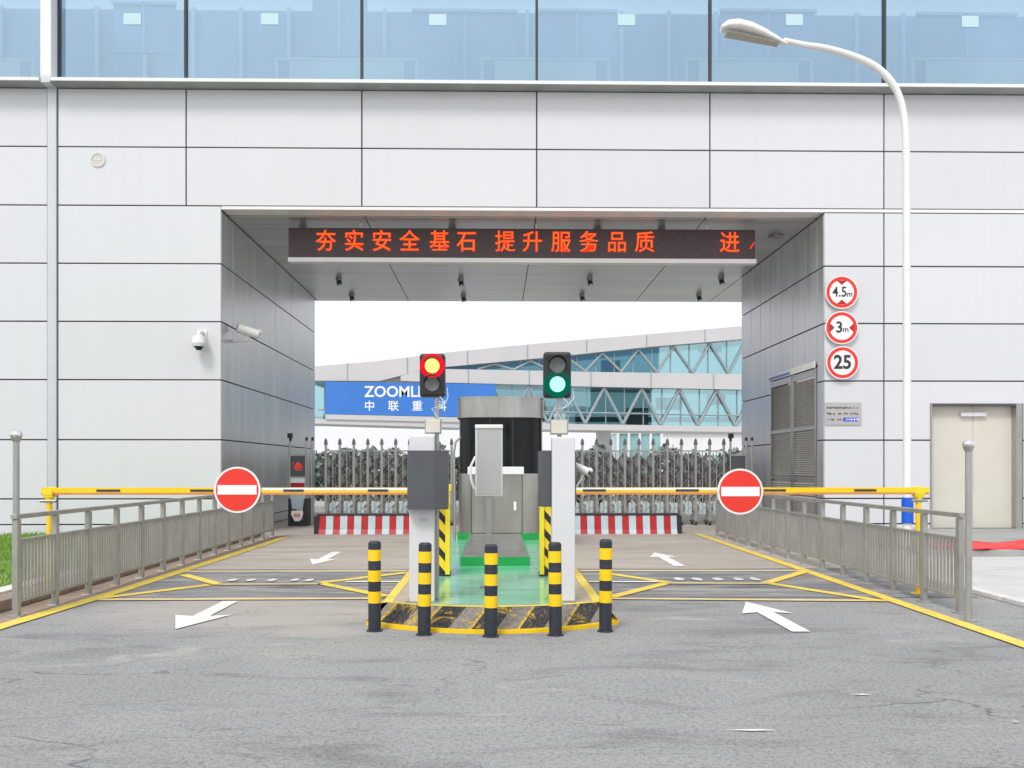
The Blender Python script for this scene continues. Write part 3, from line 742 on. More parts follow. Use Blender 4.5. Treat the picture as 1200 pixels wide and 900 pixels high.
# ================================================================ RAILINGS
def fence(Xf, y0, n, step, label, k=10, hw=.021):
    t = thing('steel_railing', label, 'railing', (Xf, y0, 0))
    for i in range(n+1):
        y = y0+i*step; f = MB(); f.box(Xf-.03, Xf+.03, y-.042, y+.042, .0, 1.04, 'steel_fence'); f.box(Xf-.07, Xf+.07, y-.07, y+.07, .0, .012, 'steel_fence'); f.build('post', t, bevel=.006)
    L = y0+n*step
    for nm, z, h in (('top_rail', 1.045, .05), ('middle_rail', .80, .03), ('bottom_rail', .15, .035)):
        f = MB()
        if nm == 'top_rail': f.box(Xf-.036, Xf+.036, y0-.06, L+.06, z, z+h, 'steel_fence')
        else:
            for i in range(n): f.box(Xf-.022, Xf+.022, y0+i*step+.044, y0+(i+1)*step-.044, z, z+h, 'steel_fence')
        f.build(nm, t, bevel=.005)
    for i in range(n):
        f = MB(); a = y0+i*step+.06
        for j in range(k):
            y = a+(step-.12)*(j+.5)/k; f.box(Xf-.008, Xf+.008, y-hw, y+hw, .186, .799, 'steel_fence')
        f.build('picket_infill', t)
    return t
fence(-5.1, 10.02, 13, .875, 'grey steel picket railing along the left lane beside the lawn', 10, .018)
fence(5.08, 10.12, 13, .86, 'grey steel picket railing along the right lane beside the pale pavement', 9, .019)
def ballpost(x, y, h, label):
    t = thing('guide_post', label, 'post', (x, y, 0), 'tall steel posts with ball caps')
    f = MB(); f.cyl((x,y,0), (x,y,h-.12), .036, .032, 18, 'steel_fence'); f.cyl((x,y,0), (x,y,.02), .09, m='steel_fence'); f.build('pole', t)
    f = MB(); f.cyl((x,y,h-.12), (x,y,h-.07), .04, .058, 18, 'steel')
    n, k = 20, 10; vs = [(x+.062*sin(pi*i/k)*cos(2*pi*j/n), y+.062*sin(pi*i/k)*sin(2*pi*j/n), h-.05+.05*cos(pi*i/k)) for i in range(k+1) for j in range(n)]
    f.raw(vs, [(i*n+j, (i+1)*n+j, (i+1)*n+(j+1) % n, i*n+(j+1) % n) for i in range(k) for j in range(n)], 'chrome', True); f.build('ball_cap', t)
p = G(19, 723); ballpost(p.x, p.y, P(20, 504, p.y).z, 'tall steel post with chrome ball cap at the near end of the left railing')
p = G(1135, 728); ballpost(p.x, p.y, P(1139, 515, p.y).z, 'tall steel post with chrome ball cap at the near end of the right railing')

# ================================================================ ISLAND
CX = -.03; HW = 1.28; Y0 = 9.45; YE = 20.2; H = .2
def arc(hw, yfront, ycorner, n=14):
    return [(CX-hw+2*hw*i/n, ycorner-(ycorner-yfront)*(1-(2*i/n-1)**2)) for i in range(n+1)]
t = thing('traffic_island', 'raised kerbed island with green floor and worn hazard striped nose between the lanes', 'traffic island', (CX, 9, 0))
outer = arc(HW+.0, 8.92, 9.45); inner = arc(HW-.16, 9.32, 9.62)
f = MB()
f.prism_xy([(CX-HW,9.45)]+[(a, b) for a, b in outer[1:-1]]+[(CX+HW,9.45),(CX+HW,YE),(CX-HW,YE)], 0, .035, 'yellow'); f.build('kerb_base', t)
f = MB(); o2 = arc(HW-.06, 8.98, 9.49); i2 = arc(HW-.2, 9.30, 9.62)
for i in range(len(o2)-1):
    f.face([(*o2[i], .036), (*o2[i+1], .036), (*i2[i+1], H), (*i2[i], H)], 'hump')
f.build('hazard_nose', t)
f = MB()
for s_ in (-1, 1):
    xo, xi, xt = CX+s_*(HW-.001), CX+s_*(HW-.02), CX+s_*(HW-.2)
    pts = [(xo,9.46,.036),(xo,YE,.036),(xt+s_*.06,YE,H+.002),(xt+s_*.06,9.60,H+.002)]
    f.face(pts if s_ > 0 else pts[::-1], 'yline')
    pts = [(xt+s_*.06,9.60,H+.002),(xt+s_*.06,YE,H+.002),(xt-s_*.04,YE,H+.003),(xt-s_*.04,9.66,H+.003)]
    f.face(pts if s_ > 0 else pts[::-1], 'yline')
i3 = arc(HW-.24, 9.38, 9.68)
for i in range(len(i2)-1): f.face([(*i2[i], H+.003), (*i2[i+1], H+.003), (*i3[i+1], H+.004), (*i3[i], H+.004)], 'yline')
f.build('kerb_edge', t)
f = MB(); f.prism_xy([(CX-HW+.2,9.62)]+list(i2[1:-1])+[(CX+HW-.2,9.62),(CX+HW-.2,YE),(CX-HW+.2,YE)], .036, H, 'islandbeige'); f.build('island_slab', t)
f = MB(); f.prism_xy([(-.80,9.46),(.70,9.46),(.98,12.5),(1.02,YE-.1),(-1.04,YE-.1),(-1.0,12.5)], H+.001, H+.006, 'green_floor'); f.build('green_floor', t)
f = MB(); f.box(-.5, .48, 13.12, 17.6, H+.006, .33, 'green_paint'); f.box(-.48, .46, 13.13, 17.6, .331, .335, 'booth'); f.build('step', t, bevel=.006)

# bollards
bol = [(439,742,634),(497,746.5,636),(575,748.5,638),(651,747,635.5),(709.5,742.5,632)]
labs = ['yellow banded black bollard, leftmost of the row of five','yellow banded black bollard in front of the left ticket machine','yellow banded black bollard at the middle of the row of five','yellow banded black bollard in front of the right ticket machine','yellow banded black bollard, rightmost of the row of five']
t = thing('bollard', labs[0], 'bollard', (0,0,0), 'striped bollards around the island nose')
f = MB(); r = .062; Hb = .885
zs = [(0,.305,'bollard_black'),(.305,.40,'yellow'),(.40,.465,'bollard_black'),(.465,.56,'yellow'),(.56,.665,'bollard_black'),(.665,.765,'yellow'),(.765,.86,'bollard_black')]
zs = [(0,.29,'bollard_black'),(.29,.41,'yellow'),(.41,.515,'bollard_black'),(.515,.635,'yellow'),(.635,.735,'bollard_black'),(.735,.0,'x')]
zs = [(0,.285,'bollard_black'),(.285,.40,'yellow'),(.40,.50,'bollard_black'),(.50,.61,'yellow'),(.61,.705,'bollard_black'),(.705,.815,'yellow'),(.815,.88,'bollard_black')]
for a, b, m_ in zs: f.cyl((0,0,a), (0,0,b), r if m_ == 'bollard_black' else r+.002, None, 24, m_, cap=(m_ == 'yellow'))
f.cyl((0,0,.88), (0,0,.898), r, r*.75, 24, 'bollard_black'); f.build('tube', t)
f = MB(); f.cyl((0,0,0), (0,0,.01), .08, .078, 24, 'bollard_black')
for k in range(4): f.cyl((.07*cos(k*pi/2+.7),.07*sin(k*pi/2+.7),.012), (.07*cos(k*pi/2+.7),.07*sin(k*pi/2+.7),.016), .005, m='steel', n=8)
f.build('base_flange', t)
for i, (px, yb, yt) in enumerate(bol):
    p = G(px, yb-2.5)
    o = t if i == 0 else dup(t, label=labs[i])
    o.location = (p.x, p.y, 0.0 if True else 0); o.rotation_euler = (R(random.uniform(-.6,.6)), R(random.uniform(-.7,.7)), random.uniform(0,3))
    s_ = (P(px, yt, p.y).z)/.898; o.scale = (1,1,s_)

# ticket machines
def machine(px0, px1, py_top, py_base, head, label, mirror, text):
    g0 = G((px0+px1)/2, py_base, H); D = g0.y; xa, xb = P(px0, 600, D).x, P(px1, 600, D).x; zt = P(500, py_top, D).z
    t = thing('ticket_machine', label, 'ticket machine', (g0.x, D, H), 'plate reader columns on the island')
    f = MB(); f.box(xa, xb, D, D+.22, H+.004, zt, 'offwhite'); f.build('column', t, bevel=.012)
    f = MB(); f.box(xa-.03, xb+.03, D-.02, D+.26, H+.001, H+.02, 'steel'); f.build('foot_plate', t)
    hx0, hx1, hy0, hy1 = head
    f = MB(); z0, z1 = P(px0, hy1, D-.1).z, P(px0, hy0, D-.1).z
    if not mirror:
        a, b = P(hx0, 500, D-.15).x, P(hx1, 500, D-.15).x
        f.prism_xy([(a,D+.05),(a+.02,D-.13),(a+.07,D-.16),(b-.13,D-.16),(b-.0,D-.10),(b,D+.20),(xb+.002,D+.20),(xb+.002,D-.002),(xa-.002,D-.002),(xa-.002,D+.05)], z0, z1, 'darkgrey')
    else:
        a, b = P(hx0, 500, D+.3).x, xb+.03
        f.prism_xy([(a+.03,D+.10),(xa-.002,D+.10),(xa-.002,D+.222),(xb+.002,D+.222),(xb+.03,D+.222),(b,D+.38),(a+.13,D+.38),(a,D+.34)], z0, z1, 'darkgrey')
    f.build('head_unit', t, bevel=.01)
    if text:
        f = MB(); f.text(text, (xa+xb)/2+.02, D-.003, P(495, 609.5, D).z, .05, 'panel_grey', .001); f.build('lettering', t)
    return t, D, xa, xb, zt
t1, D1, a1, b1, zt1 = machine(479.5, 509, 510, 707, (475, 524, 528, 597), 'white column ticket machine with a large slate grey head, left of the booth', False, 'ILIA')
t2, D2, a2, b2, zt2 = machine(647, 674, 512, 706, (630.5, 650, 528, 595), 'plain white column ticket machine with grey head behind it, right of the booth', True, None)
bullet('bullet_camera', (b2+.11, D2+.35, P(684,550,D2+.35).z), (.75,-.55,-.35), (b2+.01, D2+.3, P(680,575,D2+.3).z), 'white bullet camera beside the right ticket machine above the barrier arm', .55)

# traffic lights
def tlight(px0, px1, py0, py1, D, zbase, pole_px, box_, on, label):
    a, b = P(px0, py0, D), P(px1, py1, D); cx = (a.x+b.x)/2
    t = thing('traffic_light', label, 'traffic light', (P(pole_px, 500, D).x, D, zbase))
    f = MB(); f.box(a.x, b.x, D, D+.14, b.z, a.z, 'black'); f.build('housing', t, bevel=.03)
    W = (b.x-a.x)/2; z1, z2 = a.z-W*1.02, b.z+W*1.02-.03*0
    z1 = a.z-(a.z-b.z)*.29; z2 = a.z-(a.z-b.z)*.71
    r_ = W*.56
    for z, lit, col in ((z1, on == 'red', 'r'), (z2, on == 'green', 'g')):
        L = MB()
        L.disc(cx, D-.012, z, r_, .012, ('lr2' if col == 'r' else 'lg2') if lit else 'lensgrey', 28); ln = L.build('lens', t)
        if lit:
            G_ = MB(); G_.disc(cx, D-.006, z, W*.97, .005, 'lr1' if col == 'r' else 'lg1', 32, r_+.001); G_.build('glow_ring', ln)
        V = MB(); n = 20; ang = [R(20+140*k/n) for k in range(n+1)]
        vs = []
        for q, yy in ((r_+.012, D-.001), (r_+.012, D-.09), (r_+.02, D-.09), (r_+.02, D-.001)):
            vs += [(cx+cos(A)*q, yy, z+sin(A)*q) for A in ang]
        m = n+1; fs = []
        for k in range(n):
            for w in range(3): fs.append((w*m+k, w*m+k+1, (w+1)*m+k+1, (w+1)*m+k))
        V.raw(vs, fs, 'black', True); V.build('visor', t)
    xp = P(pole_px, 500, D).x
    f = MB(); f.cyl((xp,D+.06,zbase), (xp,D+.06,b.z+.02), .024, m='steel'); f.build('pole', t)
    bx0, bx1, by0, by1 = box_; c, d = P(bx0, by0, D), P(bx1, by1, D)
    f = MB(); f.box(c.x, d.x, D-.02, D+.034, d.z, c.z, 'cream'); f.box(c.x-.012, d.x+.012, D-.0, D+.03, d.z-.012, c.z+.012, 'gatemetal'); f.build('junction_box', t, bevel=.006)
    f = MB(); f.tube([(xp+.02,D+.02,b.z+.02),(xp+.09,D,b.z-.06),(xp+.05,D,b.z-.1),(xp-.05,D,b.z-.12),(xp+.03,D+.02,c.z)], .004, 'white', 6)
    f.tube([(b.x+.02,D+.06,b.z+.1),(b.x+.03,D+.03,b.z),(xp+.08,D+.01,b.z-.09),(xp+.01,D+.02,b.z-.13)], .004, 'white', 6); f.build('cable', t)
    return t
tlight(491.5, 521.5, 414, 465, D1+.12, H+.006 if True else 0, 511.5, (499,516,492,507), 'red', 'two lamp traffic light showing red above the left ticket machine')
tlight(637, 669.5, 412, 466, D2+.1, zt2, 656, (646,664.5,493,508), 'green', 'two lamp traffic light showing green above the right ticket machine')

# barriers
DB = 11.9
def barrier(side, cab_x0, cab_x1, xin, xout, disc_px, segs, label):
    base = G(505 if side < 0 else 650, 676, H); D = base.y
    t = thing('barrier_gate', label, 'barrier gate', ((cab_x0+cab_x1)/2, D, H), 'barrier gates across the lanes')
    f = MB(); zt = P(527, 568, D).z
    f.box(cab_x0, cab_x1, D, D+.3, H+.006, H+.045, 'navyblack'); f.build('plinth', t)
    f = MB(); f.box(cab_x0+.01, cab_x1-.01, D+.01, D+.29, H+.045, zt-.09, 'hazard'); f.build('cabinet', t, bevel=.008)
    f = MB(); f.box(cab_x0-.01, cab_x1+.01, D+.0, D+.3, zt-.088, zt, 'lightyellow')
    e = cab_x1-.06 if side < 0 else cab_x0
    f.box(e, e+.06, D-.02, D+.008, H+.03, zt-.09, 'lightyellow'); f.build('corner_cover', t, bevel=.006)
    za = P(300, 575.5, D-.25).z; ya = D-.27
    f = MB(); f.box(min(xin,xout), max(xin,xout), ya, ya+.045, za-.045, za+.042, 'yellow')
    f.box(min(xin,xout), max(xin,xout), ya-.002, ya-.0005, za-.044, za-.018, 'orange')
    s0 = xin; mid = xin+(xout-xin)*.42
    f.box(min(s0,mid), max(s0,mid), ya-.003, ya-.0005, za+.01, za+.04, 'signwhite')
    for p0, p1 in segs:
        q0, q1 = P(p0, 575, ya).x, P(p1, 575, ya).x; f.box(q0, q1, ya-.005, ya-.0008, za-.008, za+.022, 'joint')
    arm = f.build('arm', t, bevel=.006)
    c = P(disc_px[0], disc_px[1], ya-.03); r_ = .285
    f = MB(); f.disc(c.x, ya-.03, c.z, r_, .015, 'signwhite', 48); f.disc(c.x, ya-.033, c.z, r_*.92, .0025, 'red', 48); f.box(c.x-r_*.84, c.x+r_*.84, ya-.037, ya-.0335, c.z-.058, c.z+.058, 'signwhite')
    f.build('no_entry_disc', arm)
    f = MB(); f.cyl(((cab_x0+cab_x1)/2, ya-.02, za), ((cab_x0+cab_x1)/2, D+.01, za), .07, m='gatemetal'); f.box(min((cab_x0+cab_x1)/2, xin)-.03, max((cab_x0+cab_x1)/2, xin)+.03, ya+.05, ya+.11, za-.06, za+.06, 'gatemetal'); f.build('arm_hub', t)
    return ya, za
gl = lambda px: P(px, 575, DB).x
yaL, zaL = barrier(-1, gl(489), gl(527.5), gl(495), P(50, 575, DB-.25).x, (278, 574), [(113,141),(223,250),(332,356),(431,455)], 'yellow barrier arm with no entry disc across the left lane')
yaR, zaR = barrier(1, gl(632), gl(668), gl(662), P(1086, 575, DB-.25).x, (867.5, 576), [(683,710),(792,819),(895,921),(1001,1027)], 'yellow barrier arm with no entry disc across the right lane')
def rest(px, side, label):
    x = P(px, 600, yaL).x; y = yaL+.02; t = thing('arm_rest_post', label, 'post', (x, y, 0), 'yellow posts that carry the barrier arms')
    f = MB(); f.cyl((x,y,0), (x,y,zaL-.12), .033, .033, 16, 'yellow'); f.cyl((x,y,0), (x,y,.015), .09, m='yellow'); f.cyl((x,y,.5), (x,y,.53), .047, m='orange'); f.build('pole', t)
    f = MB(); f.box(x-.06, x+.06, y-.055, y+.055, zaL-.075, zaL-.048, 'yellow'); f.box(x-.06, x+.06, y-.06, y-.045, zaL-.048, zaL+.01, 'lightyellow'); f.box(x-.06, x+.06, y+.045, y+.06, zaL-.048, zaL+.05, 'lightyellow')
    f.cyl((x,y,zaL-.16), (x,y,zaL-.076), .035, .055, 16, 'lightyellow'); f.cyl((x-.1,y-.03,zaL-.12), (x+.1,y-.03,zaL-.12), .02, m='steel'); f.build('fork', t, bevel=.004)
rest(57, -1, 'yellow rest post under the left barrier arm behind the left railing')
rest(1077, 1, 'yellow rest post under the right barrier arm behind the right railing')

# booth
YB = 17.7
bx0, bx1 = P(537.5, 600, YB+.4).x, P(636.5, 600, YB+.4).x
t = thing('toll_booth', 'rounded stainless steel guard booth with a black glass band on the island', 'booth', ((bx0+bx1)/2, YB+1, H))
z_a = P(587, 555, YB).z; z_b = P(587, 489, YB).z; z_c = P(587, 466.5, YB).z
f = MB(); f.prism_xy(rrect(bx0-.03, bx1+.03, YB-.03, YB+2.23, .5), H+.006, .33, 'green_paint', smooth=True); f.build('plinth', t)
f = MB(); f.prism_xy(rrect(bx0, bx1, YB, YB+2.2, .5), .331, z_a, 'booth', smooth=True); f.build('lower_wall', t)
f = MB(); f.prism_xy(rrect(bx0+.012, bx1-.012, YB+.012, YB+2.19, .49), z_a, z_b, 'darkglass', smooth=True)
for px in (574, 601): 
    x = P(px, 500, YB).x; f.box(x-.012, x+.012, YB+.004, YB+.02, z_a, z_b, 'black')
f.build('window_band', t)
f = MB(); f.prism_xy(rrect(bx0-.02, bx1+.02, YB-.02, YB+2.22, .51), z_b, z_c, 'booth', smooth=True); f.prism_xy(rrect(bx0-.03, bx1+.03, YB-.03, YB+2.23, .52), z_c, z_c+.03, 'booth', smooth=True); f.prism_xy(rrect(bx0-.028, bx1+.028, YB-.028, YB+2.228, .52), z_b, z_b+.05, 'booth', smooth=True); f.build('roof_band', t)
xa, xb = P(553, 600, YB).x, P(611.5, 600, YB).x
f = MB(); f.box(xa, xb, YB-.022, YB-.001, .34, z_a-.02, 'booth'); dr = f.build('door', t, bevel=.006)
f = MB()
for x in (xa-.008, xb+.008): f.box(x-.006, x+.006, YB-.018, YB-.0005, .34, z_a-.02, 'joint')
f.build('door_seal', dr)
f = MB(); x = P(603.5, 600, YB).x; za, zb_ = P(600,598,YB).z, P(600,588,YB).z; f.box(x-.025, x+.025, YB-.05, YB-.023, za, zb_, 'signwhite'); f.build('handle', dr, bevel=.004)
f = MB(); f.box(P(548,550,YB-.2).x, P(614,550,YB-.2).x, YB-.22, YB+.0, P(548,556,YB-.2).z, P(548,547,YB-.2).z, 'white'); f.build('counter_ledge', t, bevel=.01)
f = MB(); y = YB-.1; q = [P(533,600,y), P(532.5,560,y), P(532,530,y), P(534,518,y), P(540,512,y)]; f.tube([(q[0].x,y,H+.006)]+[tuple(v) for v in q[1:]], .022, 'steel'); 
q2 = [P(540,560,y-.3), P(532,548,y-.3), P(531,530,y-.3)]
f.build('hoop_rail', t)
# display panel on pole
DP = 10.7; a, b = P(557, 498, DP), P(589, 581.5, DP)
t = thing('display_stand', 'tall narrow grey display panel on a thin pole in front of the booth', 'display panel', ((a.x+b.x)/2, DP+.05, H+.006))
f = MB(); f.box(a.x, b.x, DP, DP+.09, b.z, a.z, 'offwhite'); f.box(a.x-.003, b.x+.003, DP-.02, DP+.1, a.z-.04, a.z+.004, 'signwhite'); f.build('frame', t, bevel=.008)
f = MB(); f.box(a.x+.018, b.x-.018, DP-.006, DP-.0008, b.z+.02, a.z-.05, 'panel_grey'); f.build('screen', t)
f = MB(); xc = P(573, 600, DP).x; f.box(xc-.028, xc+.028, DP+.02, DP+.08, H+.006, b.z, 'steel'); f.box(xc-.1, xc+.1, DP-.05, DP+.15, H+.007, H+.018, 'steel'); f.build('pole', t)
f = MB(); f.tube([(a.x,DP+.04,P(0,535,DP).z),(a.x-.06,DP+.02,P(0,548,DP).z),(a.x-.05,DP+.02,P(0,562,DP).z),(a.x-.02,DP+.03,P(0,572,DP).z),(a.x,DP+.04,P(0,573,DP).z)], .014, 'signwhite'); f.build('handle', t)

# ================================================================ RED/WHITE BARRIERS
def rwb(x0, x1, label, dark_end):
    y = 22.4; t = thing('striped_barrier', label, 'barrier', ((x0+x1)/2, y, 0), 'red and white barriers in front of the folding gates')
    f = MB(); x = x0; k = 0; w = .166
    prof = [(y-.26, .04), (y-.2, .44), (y+.16, .44), (y+.22, .04)]
    while x < x1-.01:
        e = min(x+w, x1); m_ = 'darkred' if k % 2 == 0 else 'palewhite'
        vs = [(x, a, b) for a, b in prof]+[(e, a, b) for a, b in prof]
        f.raw(vs, [(0,4,5,1),(1,5,6,2),(2,6,7,3),(3,2,1,0)[::-1],(4,5,6,7)[::-1]], m_)
        vs = [(x, y-.31, .0), (e, y-.31, .0), (e, y-.262, .12), (x, y-.262, .12)]
        f.raw(vs, [(0,1,2,3)], m_); x = e; k += 1
    f.build('striped_body', t)
    f = MB(); f.box(x0-.06, x1+.06, y-.215, y+.17, .442, .485, 'navyblack')
    for e in (x0-.12, x1): f.box(e+.001, e+.12, y-.25, y+.2, .0, .44, 'navyblack')
    f.build('cap', t, bevel=.008)
rwb(P(376,600,22.4).x, -1.35, 'red and white striped low barrier before the left folding gate', True)
rwb(1.35, P(791,600,22.4).x, 'red and white striped low barrier before the right folding gate', True)

# ================================================================ FOLDING GATES
def gate(x0, x1, n, label):
    y = 25.6; t = thing('folding_gate', label, 'folding gate', ((x0+x1)/2, y, 0), 'retractable lattice gates in the drive-through')
    st = (x1-x0)/(n-1); ht = 2.2
    proto = None
    for i in range(n):
        x = x0+i*st
        if proto is None:
            f = MB()
            for yy in (y-.22, y+.22):
                f.box(x-.03, x+.03, yy-.025, yy+.025, .1, ht if yy < y else 2.0, 'gatemetal')
                if yy < y: f.prism_xz([(x-.05,ht),(x+.05,ht),(x+.035,ht+.12),(x,ht+.18),(x-.035,ht+.12)], yy-.03, yy+.03, 'gatedark')
            for z in (.35, 1.0, 1.55, 2.05): f.box(x-.02, x+.02, y-.194, y+.194, z, z+.04, 'gatemetal')
            f.box(x-.05, x+.05, y-.3, y+.3, .07, .13, 'gatedark')
            for yy in (y-.25, y+.25): f.cyl((x-.02,yy,.06), (x+.02,yy,.06), .06, m='black', n=12)
            proto = f.build('gate_frame', t)
        else:
            o = proto.copy(); COL.objects.link(o); o.parent = t; o.location = (x-x0, 0, 0)
    f = MB()
    for i in range(n-1):
        a, b = x0+i*st, x0+(i+1)*st; m = (a+b)/2
        for yy in (y-.2, y+.2):
            for (za, zb_, mt, r_) in ((.25,.62,'gatemetal',.014),(.62,.99,'gatemetal',.014),(1.05,1.5,'gatedark',.02),(1.5,1.95,'gatedark',.016)):
                f.tube([(a,yy,za),(b,yy,zb_)], r_, mt, 5); f.tube([(a,yy+.02,zb_),(b,yy+.02,za)], r_, mt, 5)
            f.box(m-.012, m+.012, yy-.01, yy+.01, .25, 2.0, 'gatemetal')
            f.box(m-.09, m+.09, yy-.004, yy+.004, .3, .62, 'palewhite') if yy < y else None
            for q in ((.25, .75) if yy > y else ()): 
                xx = a+(b-a)*q; f.box(xx-.007, xx+.007, yy-.006, yy+.006, 1.02, 2.02, 'gatemetal')
            f.box(a+.04, b-.04, yy-.012, yy+.012, 2.02, 2.05, 'gatemetal'); f.box(a+.04, b-.04, yy-.012, yy+.012, 1.0, 1.04, 'gatedark')
    f.build('scissor_links', t)
    return t
gate(P(382,600,25.4).x, -1.2, 10, 'grey lattice folding gate closing the left lane')
gate(1.2, P(848,600,25.4).x, 14, 'grey lattice folding gate closing the right lane')
def drive(px0, px1, label, led):
    y = 25.2; x0, x1 = P(px0, 600, y).x, P(px1, 600, y).x; t = thing('gate_drive_unit', label, 'gate motor', ((x0+x1)/2, y, 0), 'motor units of the folding gates')
    ztop = P(0, 521, y).z
    f = MB(); xc = (x0+x1)/2
    f.box(x0+.04, x1-.04, y, y+.5, .0, .16, 'black'); f.prism_xz([(x0,.0),(x0,.75),(x0+.06,.75),(x0+.1,.45),(x0+.1,.12),(x1-.1,.12),(x1-.1,.45),(x1-.06,.75),(x1,.75),(x1,.0)], y-.05, y+.55, 'black'); f.build('base', t, bevel=.01)
    f = MB(); f.box(x0+.05, x1-.05, y, y+.45, .46, 1.32, 'palewhite'); f.box(x0+.06, x1-.06, y-.004, y-.001, 1.08, 1.28, 'signwhite'); f.box(x0+.06, x1-.06, y-.007, y-.0045, 1.05, 1.17, 'darkred'); f.build('body', t, bevel=.01)
    for x in (x0+.03, x1-.03, x1+.13):
        f = MB(); f.tube([(x,y+.02,.1),(x,y+.02,ztop-.05),(x+.01,y+.06,ztop+.14)], .028, 'steel', 10); f.cyl((x+.01,y+.06,ztop+.1), (x+.012,y+.07,ztop+.2), .035, m='black', n=10); f.build('frame_post', t)
    f = MB(); f.box(x0+.06, x1-.06, y, y+.1, 1.34, ztop-.3, 'darkgrey')
    f.box(x0+.05, x1-.05, y-.01, y+.12, ztop-.3, ztop-.26, 'gatemetal'); scr = f.build('display_screen', t)
    f = MB(); random.seed(3)
    for i in range(26 if led else 0):
        x = random.uniform(x0+.12, x1-.16); z = random.uniform(1.5, 1.68)
        if i % 2: f.box(x, x+.012, y-.006, y-.002, z, z+.06, 'led')
        else: f.box(x, x+.06, y-.006, y-.002, z, z+.012, 'led')
    if led: f.build('led_characters', scr)
    f = MB(); f.prism_xz([(xc-.15,.42),(xc+.15,.42),(xc+.16,.32),(xc+.07,.14),(xc-.07,.14),(xc-.16,.32)], y-.07, y-.052, 'signwhite')
    for k in range(5): f.box(xc-.08+k*.035, xc-.06+k*.035, y-.076, y-.071, .24+.02*(k % 2), .34, 'red')
    f.build('badge', t)
    f = MB(); f.box(x0-.02, x0+.10, y-.05, y+.1, ztop+.18, ztop+.31, 'black'); f.cyl((x0+.04,y+.02,ztop+.1), (x0+.04,y+.02,ztop+.19), .015, m='black'); f.build('camera', t)
drive(338, 359.5, 'tall narrow motor unit with red LED panel left of the left folding gate', True)
drive(855, 876, 'tall narrow motor unit with dark blank panel right of the right folding gate', False)

# ================================================================ RED TARPAULIN AND STEP
f = MB(); f.box(P(1085,640,16).x, 16, 16.0, YF-.05, .05, .16, 'fargrey'); f.box(P(1085,640,16).x+.01, 15.99, 15.985, 15.999, .05, .15, 'fargrey')
struct(f.build('door_step', bevel=.01))
f = MB(); nx, ny = 40, 8; xa = P(1094,640,16.2).x; vs = []
for i in range(nx+1):
    for j in range(ny+1):
        x = xa+5.5*i/nx; yy = 16.02+1.4*j/ny+.08*sin(i*.9)*(1-j/ny)
        z = .185+.012*sin(i*1.3+j)+.01*sin(i*.5+j*2)+.22*math.exp(-((x-10.15)/.35)**2)*(.5+.5*sin(j*.4+.4))
        vs.append((x, yy, z))
f.raw(vs, [(i*(ny+1)+j, (i+1)*(ny+1)+j, (i+1)*(ny+1)+j+1, i*(ny+1)+j+1) for i in range(nx) for j in range(ny)], 'redmat', True)
o = f.build('tarpaulin'); s_ = o.modifiers.new('solid', 'SOLIDIFY'); s_.thickness = .02
tag(o, 'red sheet lying rumpled on the low step before the cream door', 'tarpaulin')

# ================================================================ BEYOND: JET BRIDGES
DJ = 62.0
t = thing('passenger_bridge', 'long two level passenger bridge with teal glazing and diagonal trusses beyond the opening', 'passenger bridge', (5, DJ, 0))
def band(pts_top, pts_bot, y0, y1, m, name, seams_px=()):
    f = MB(); top = [P(a, b, DJ) for a, b in pts_top]; bot = [P(a, b, DJ) for a, b in pts_bot]
    f.prism_xz([(p.x, p.z) for p in bot]+[(p.x, p.z) for p in reversed(top)], y0, y1, m)
    for (a, b0, b1) in seams_px:
        p, q = P(a, b0, DJ), P(a, b1, DJ); f.box(p.x-.03, p.x+.03, y0-.03, y0-.003, q.z, p.z, 'truss')
    return f.build(name, t)
band([(290,440),(370,430),(440,424),(522,414),(600,406),(680,399),(757,392.5),(869,383),(960,374)], [(290,447),(370,446.5),(445,447),(500,433),(522,430.5),(636,420),(764,406.7),(858,399),(960,388)], DJ-.3, DJ+4, 'bridgeband', 'upper_roof', [(408,426,446),(478,420,438),(548,412,428),(618,405,421),(687,399,413),(757,393,407),(825,387,401)])
band([(470,441),(500,432.5),(522,433),(636,435),(671,436),(870,439),(960,441)], [(470,446.8),(522,449),(636,451.5),(671,453),(870,457),(960,459)], DJ-.3, DJ+4, 'bridgeband', 'middle_cladding', [(549,434,449),(620,435,451),(692,437,453),(762,438,454),(835,439,456)])
band([(290,490),(370,491),(522,493),(665,497),(870,500),(960,502)], [(290,495),(370,496.5),(522,501),(665,504),(870,506.5),(960,508)], DJ-.3, DJ+4, 'bridgeband', 'floor_band')
band([(500,434),(522,431),(636,420.5),(764,407),(858,399.5),(960,389)], [(500,434.5),(522,433),(636,435),(671,436),(870,439),(960,441)], DJ+.1, DJ+.2, 'teal_glass', 'upper_glazing')
band([(290,447),(370,447),(522,449),(671,453),(870,457),(960,459)], [(290,490),(370,491),(522,493),(665,497),(870,500),(960,502)], DJ+.1, DJ+.2, 'teal_glass', 'lower_glazing')
f = MB()
def bar(a, b, r=.11, y=DJ-.05): f.tube([(P(*a, DJ).x, y, P(*a, DJ).z), (P(*b, DJ).x, y, P(*b, DJ).z)], r, 'truss', 6)
import bisect
def lerp(tab, x):
    for (x0, y0), (x1, y1) in zip(tab, tab[1:]):
        if x0 <= x <= x1: return y0+(y1-y0)*(x-x0)/(x1-x0)
    return tab[-1][1]
ut = [(500,433),(522,431),(636,420.5),(764,407),(858,399.5),(960,389)]; ub = [(500,434),(522,433),(636,435),(671,436),(870,439),(960,441)]
lt = [(290,447),(370,447),(522,449),(671,453),(870,457),(960,459)]; lb = [(290,490),(370,491),(522,493),(665,497),(870,500),(960,502)]
x = 560
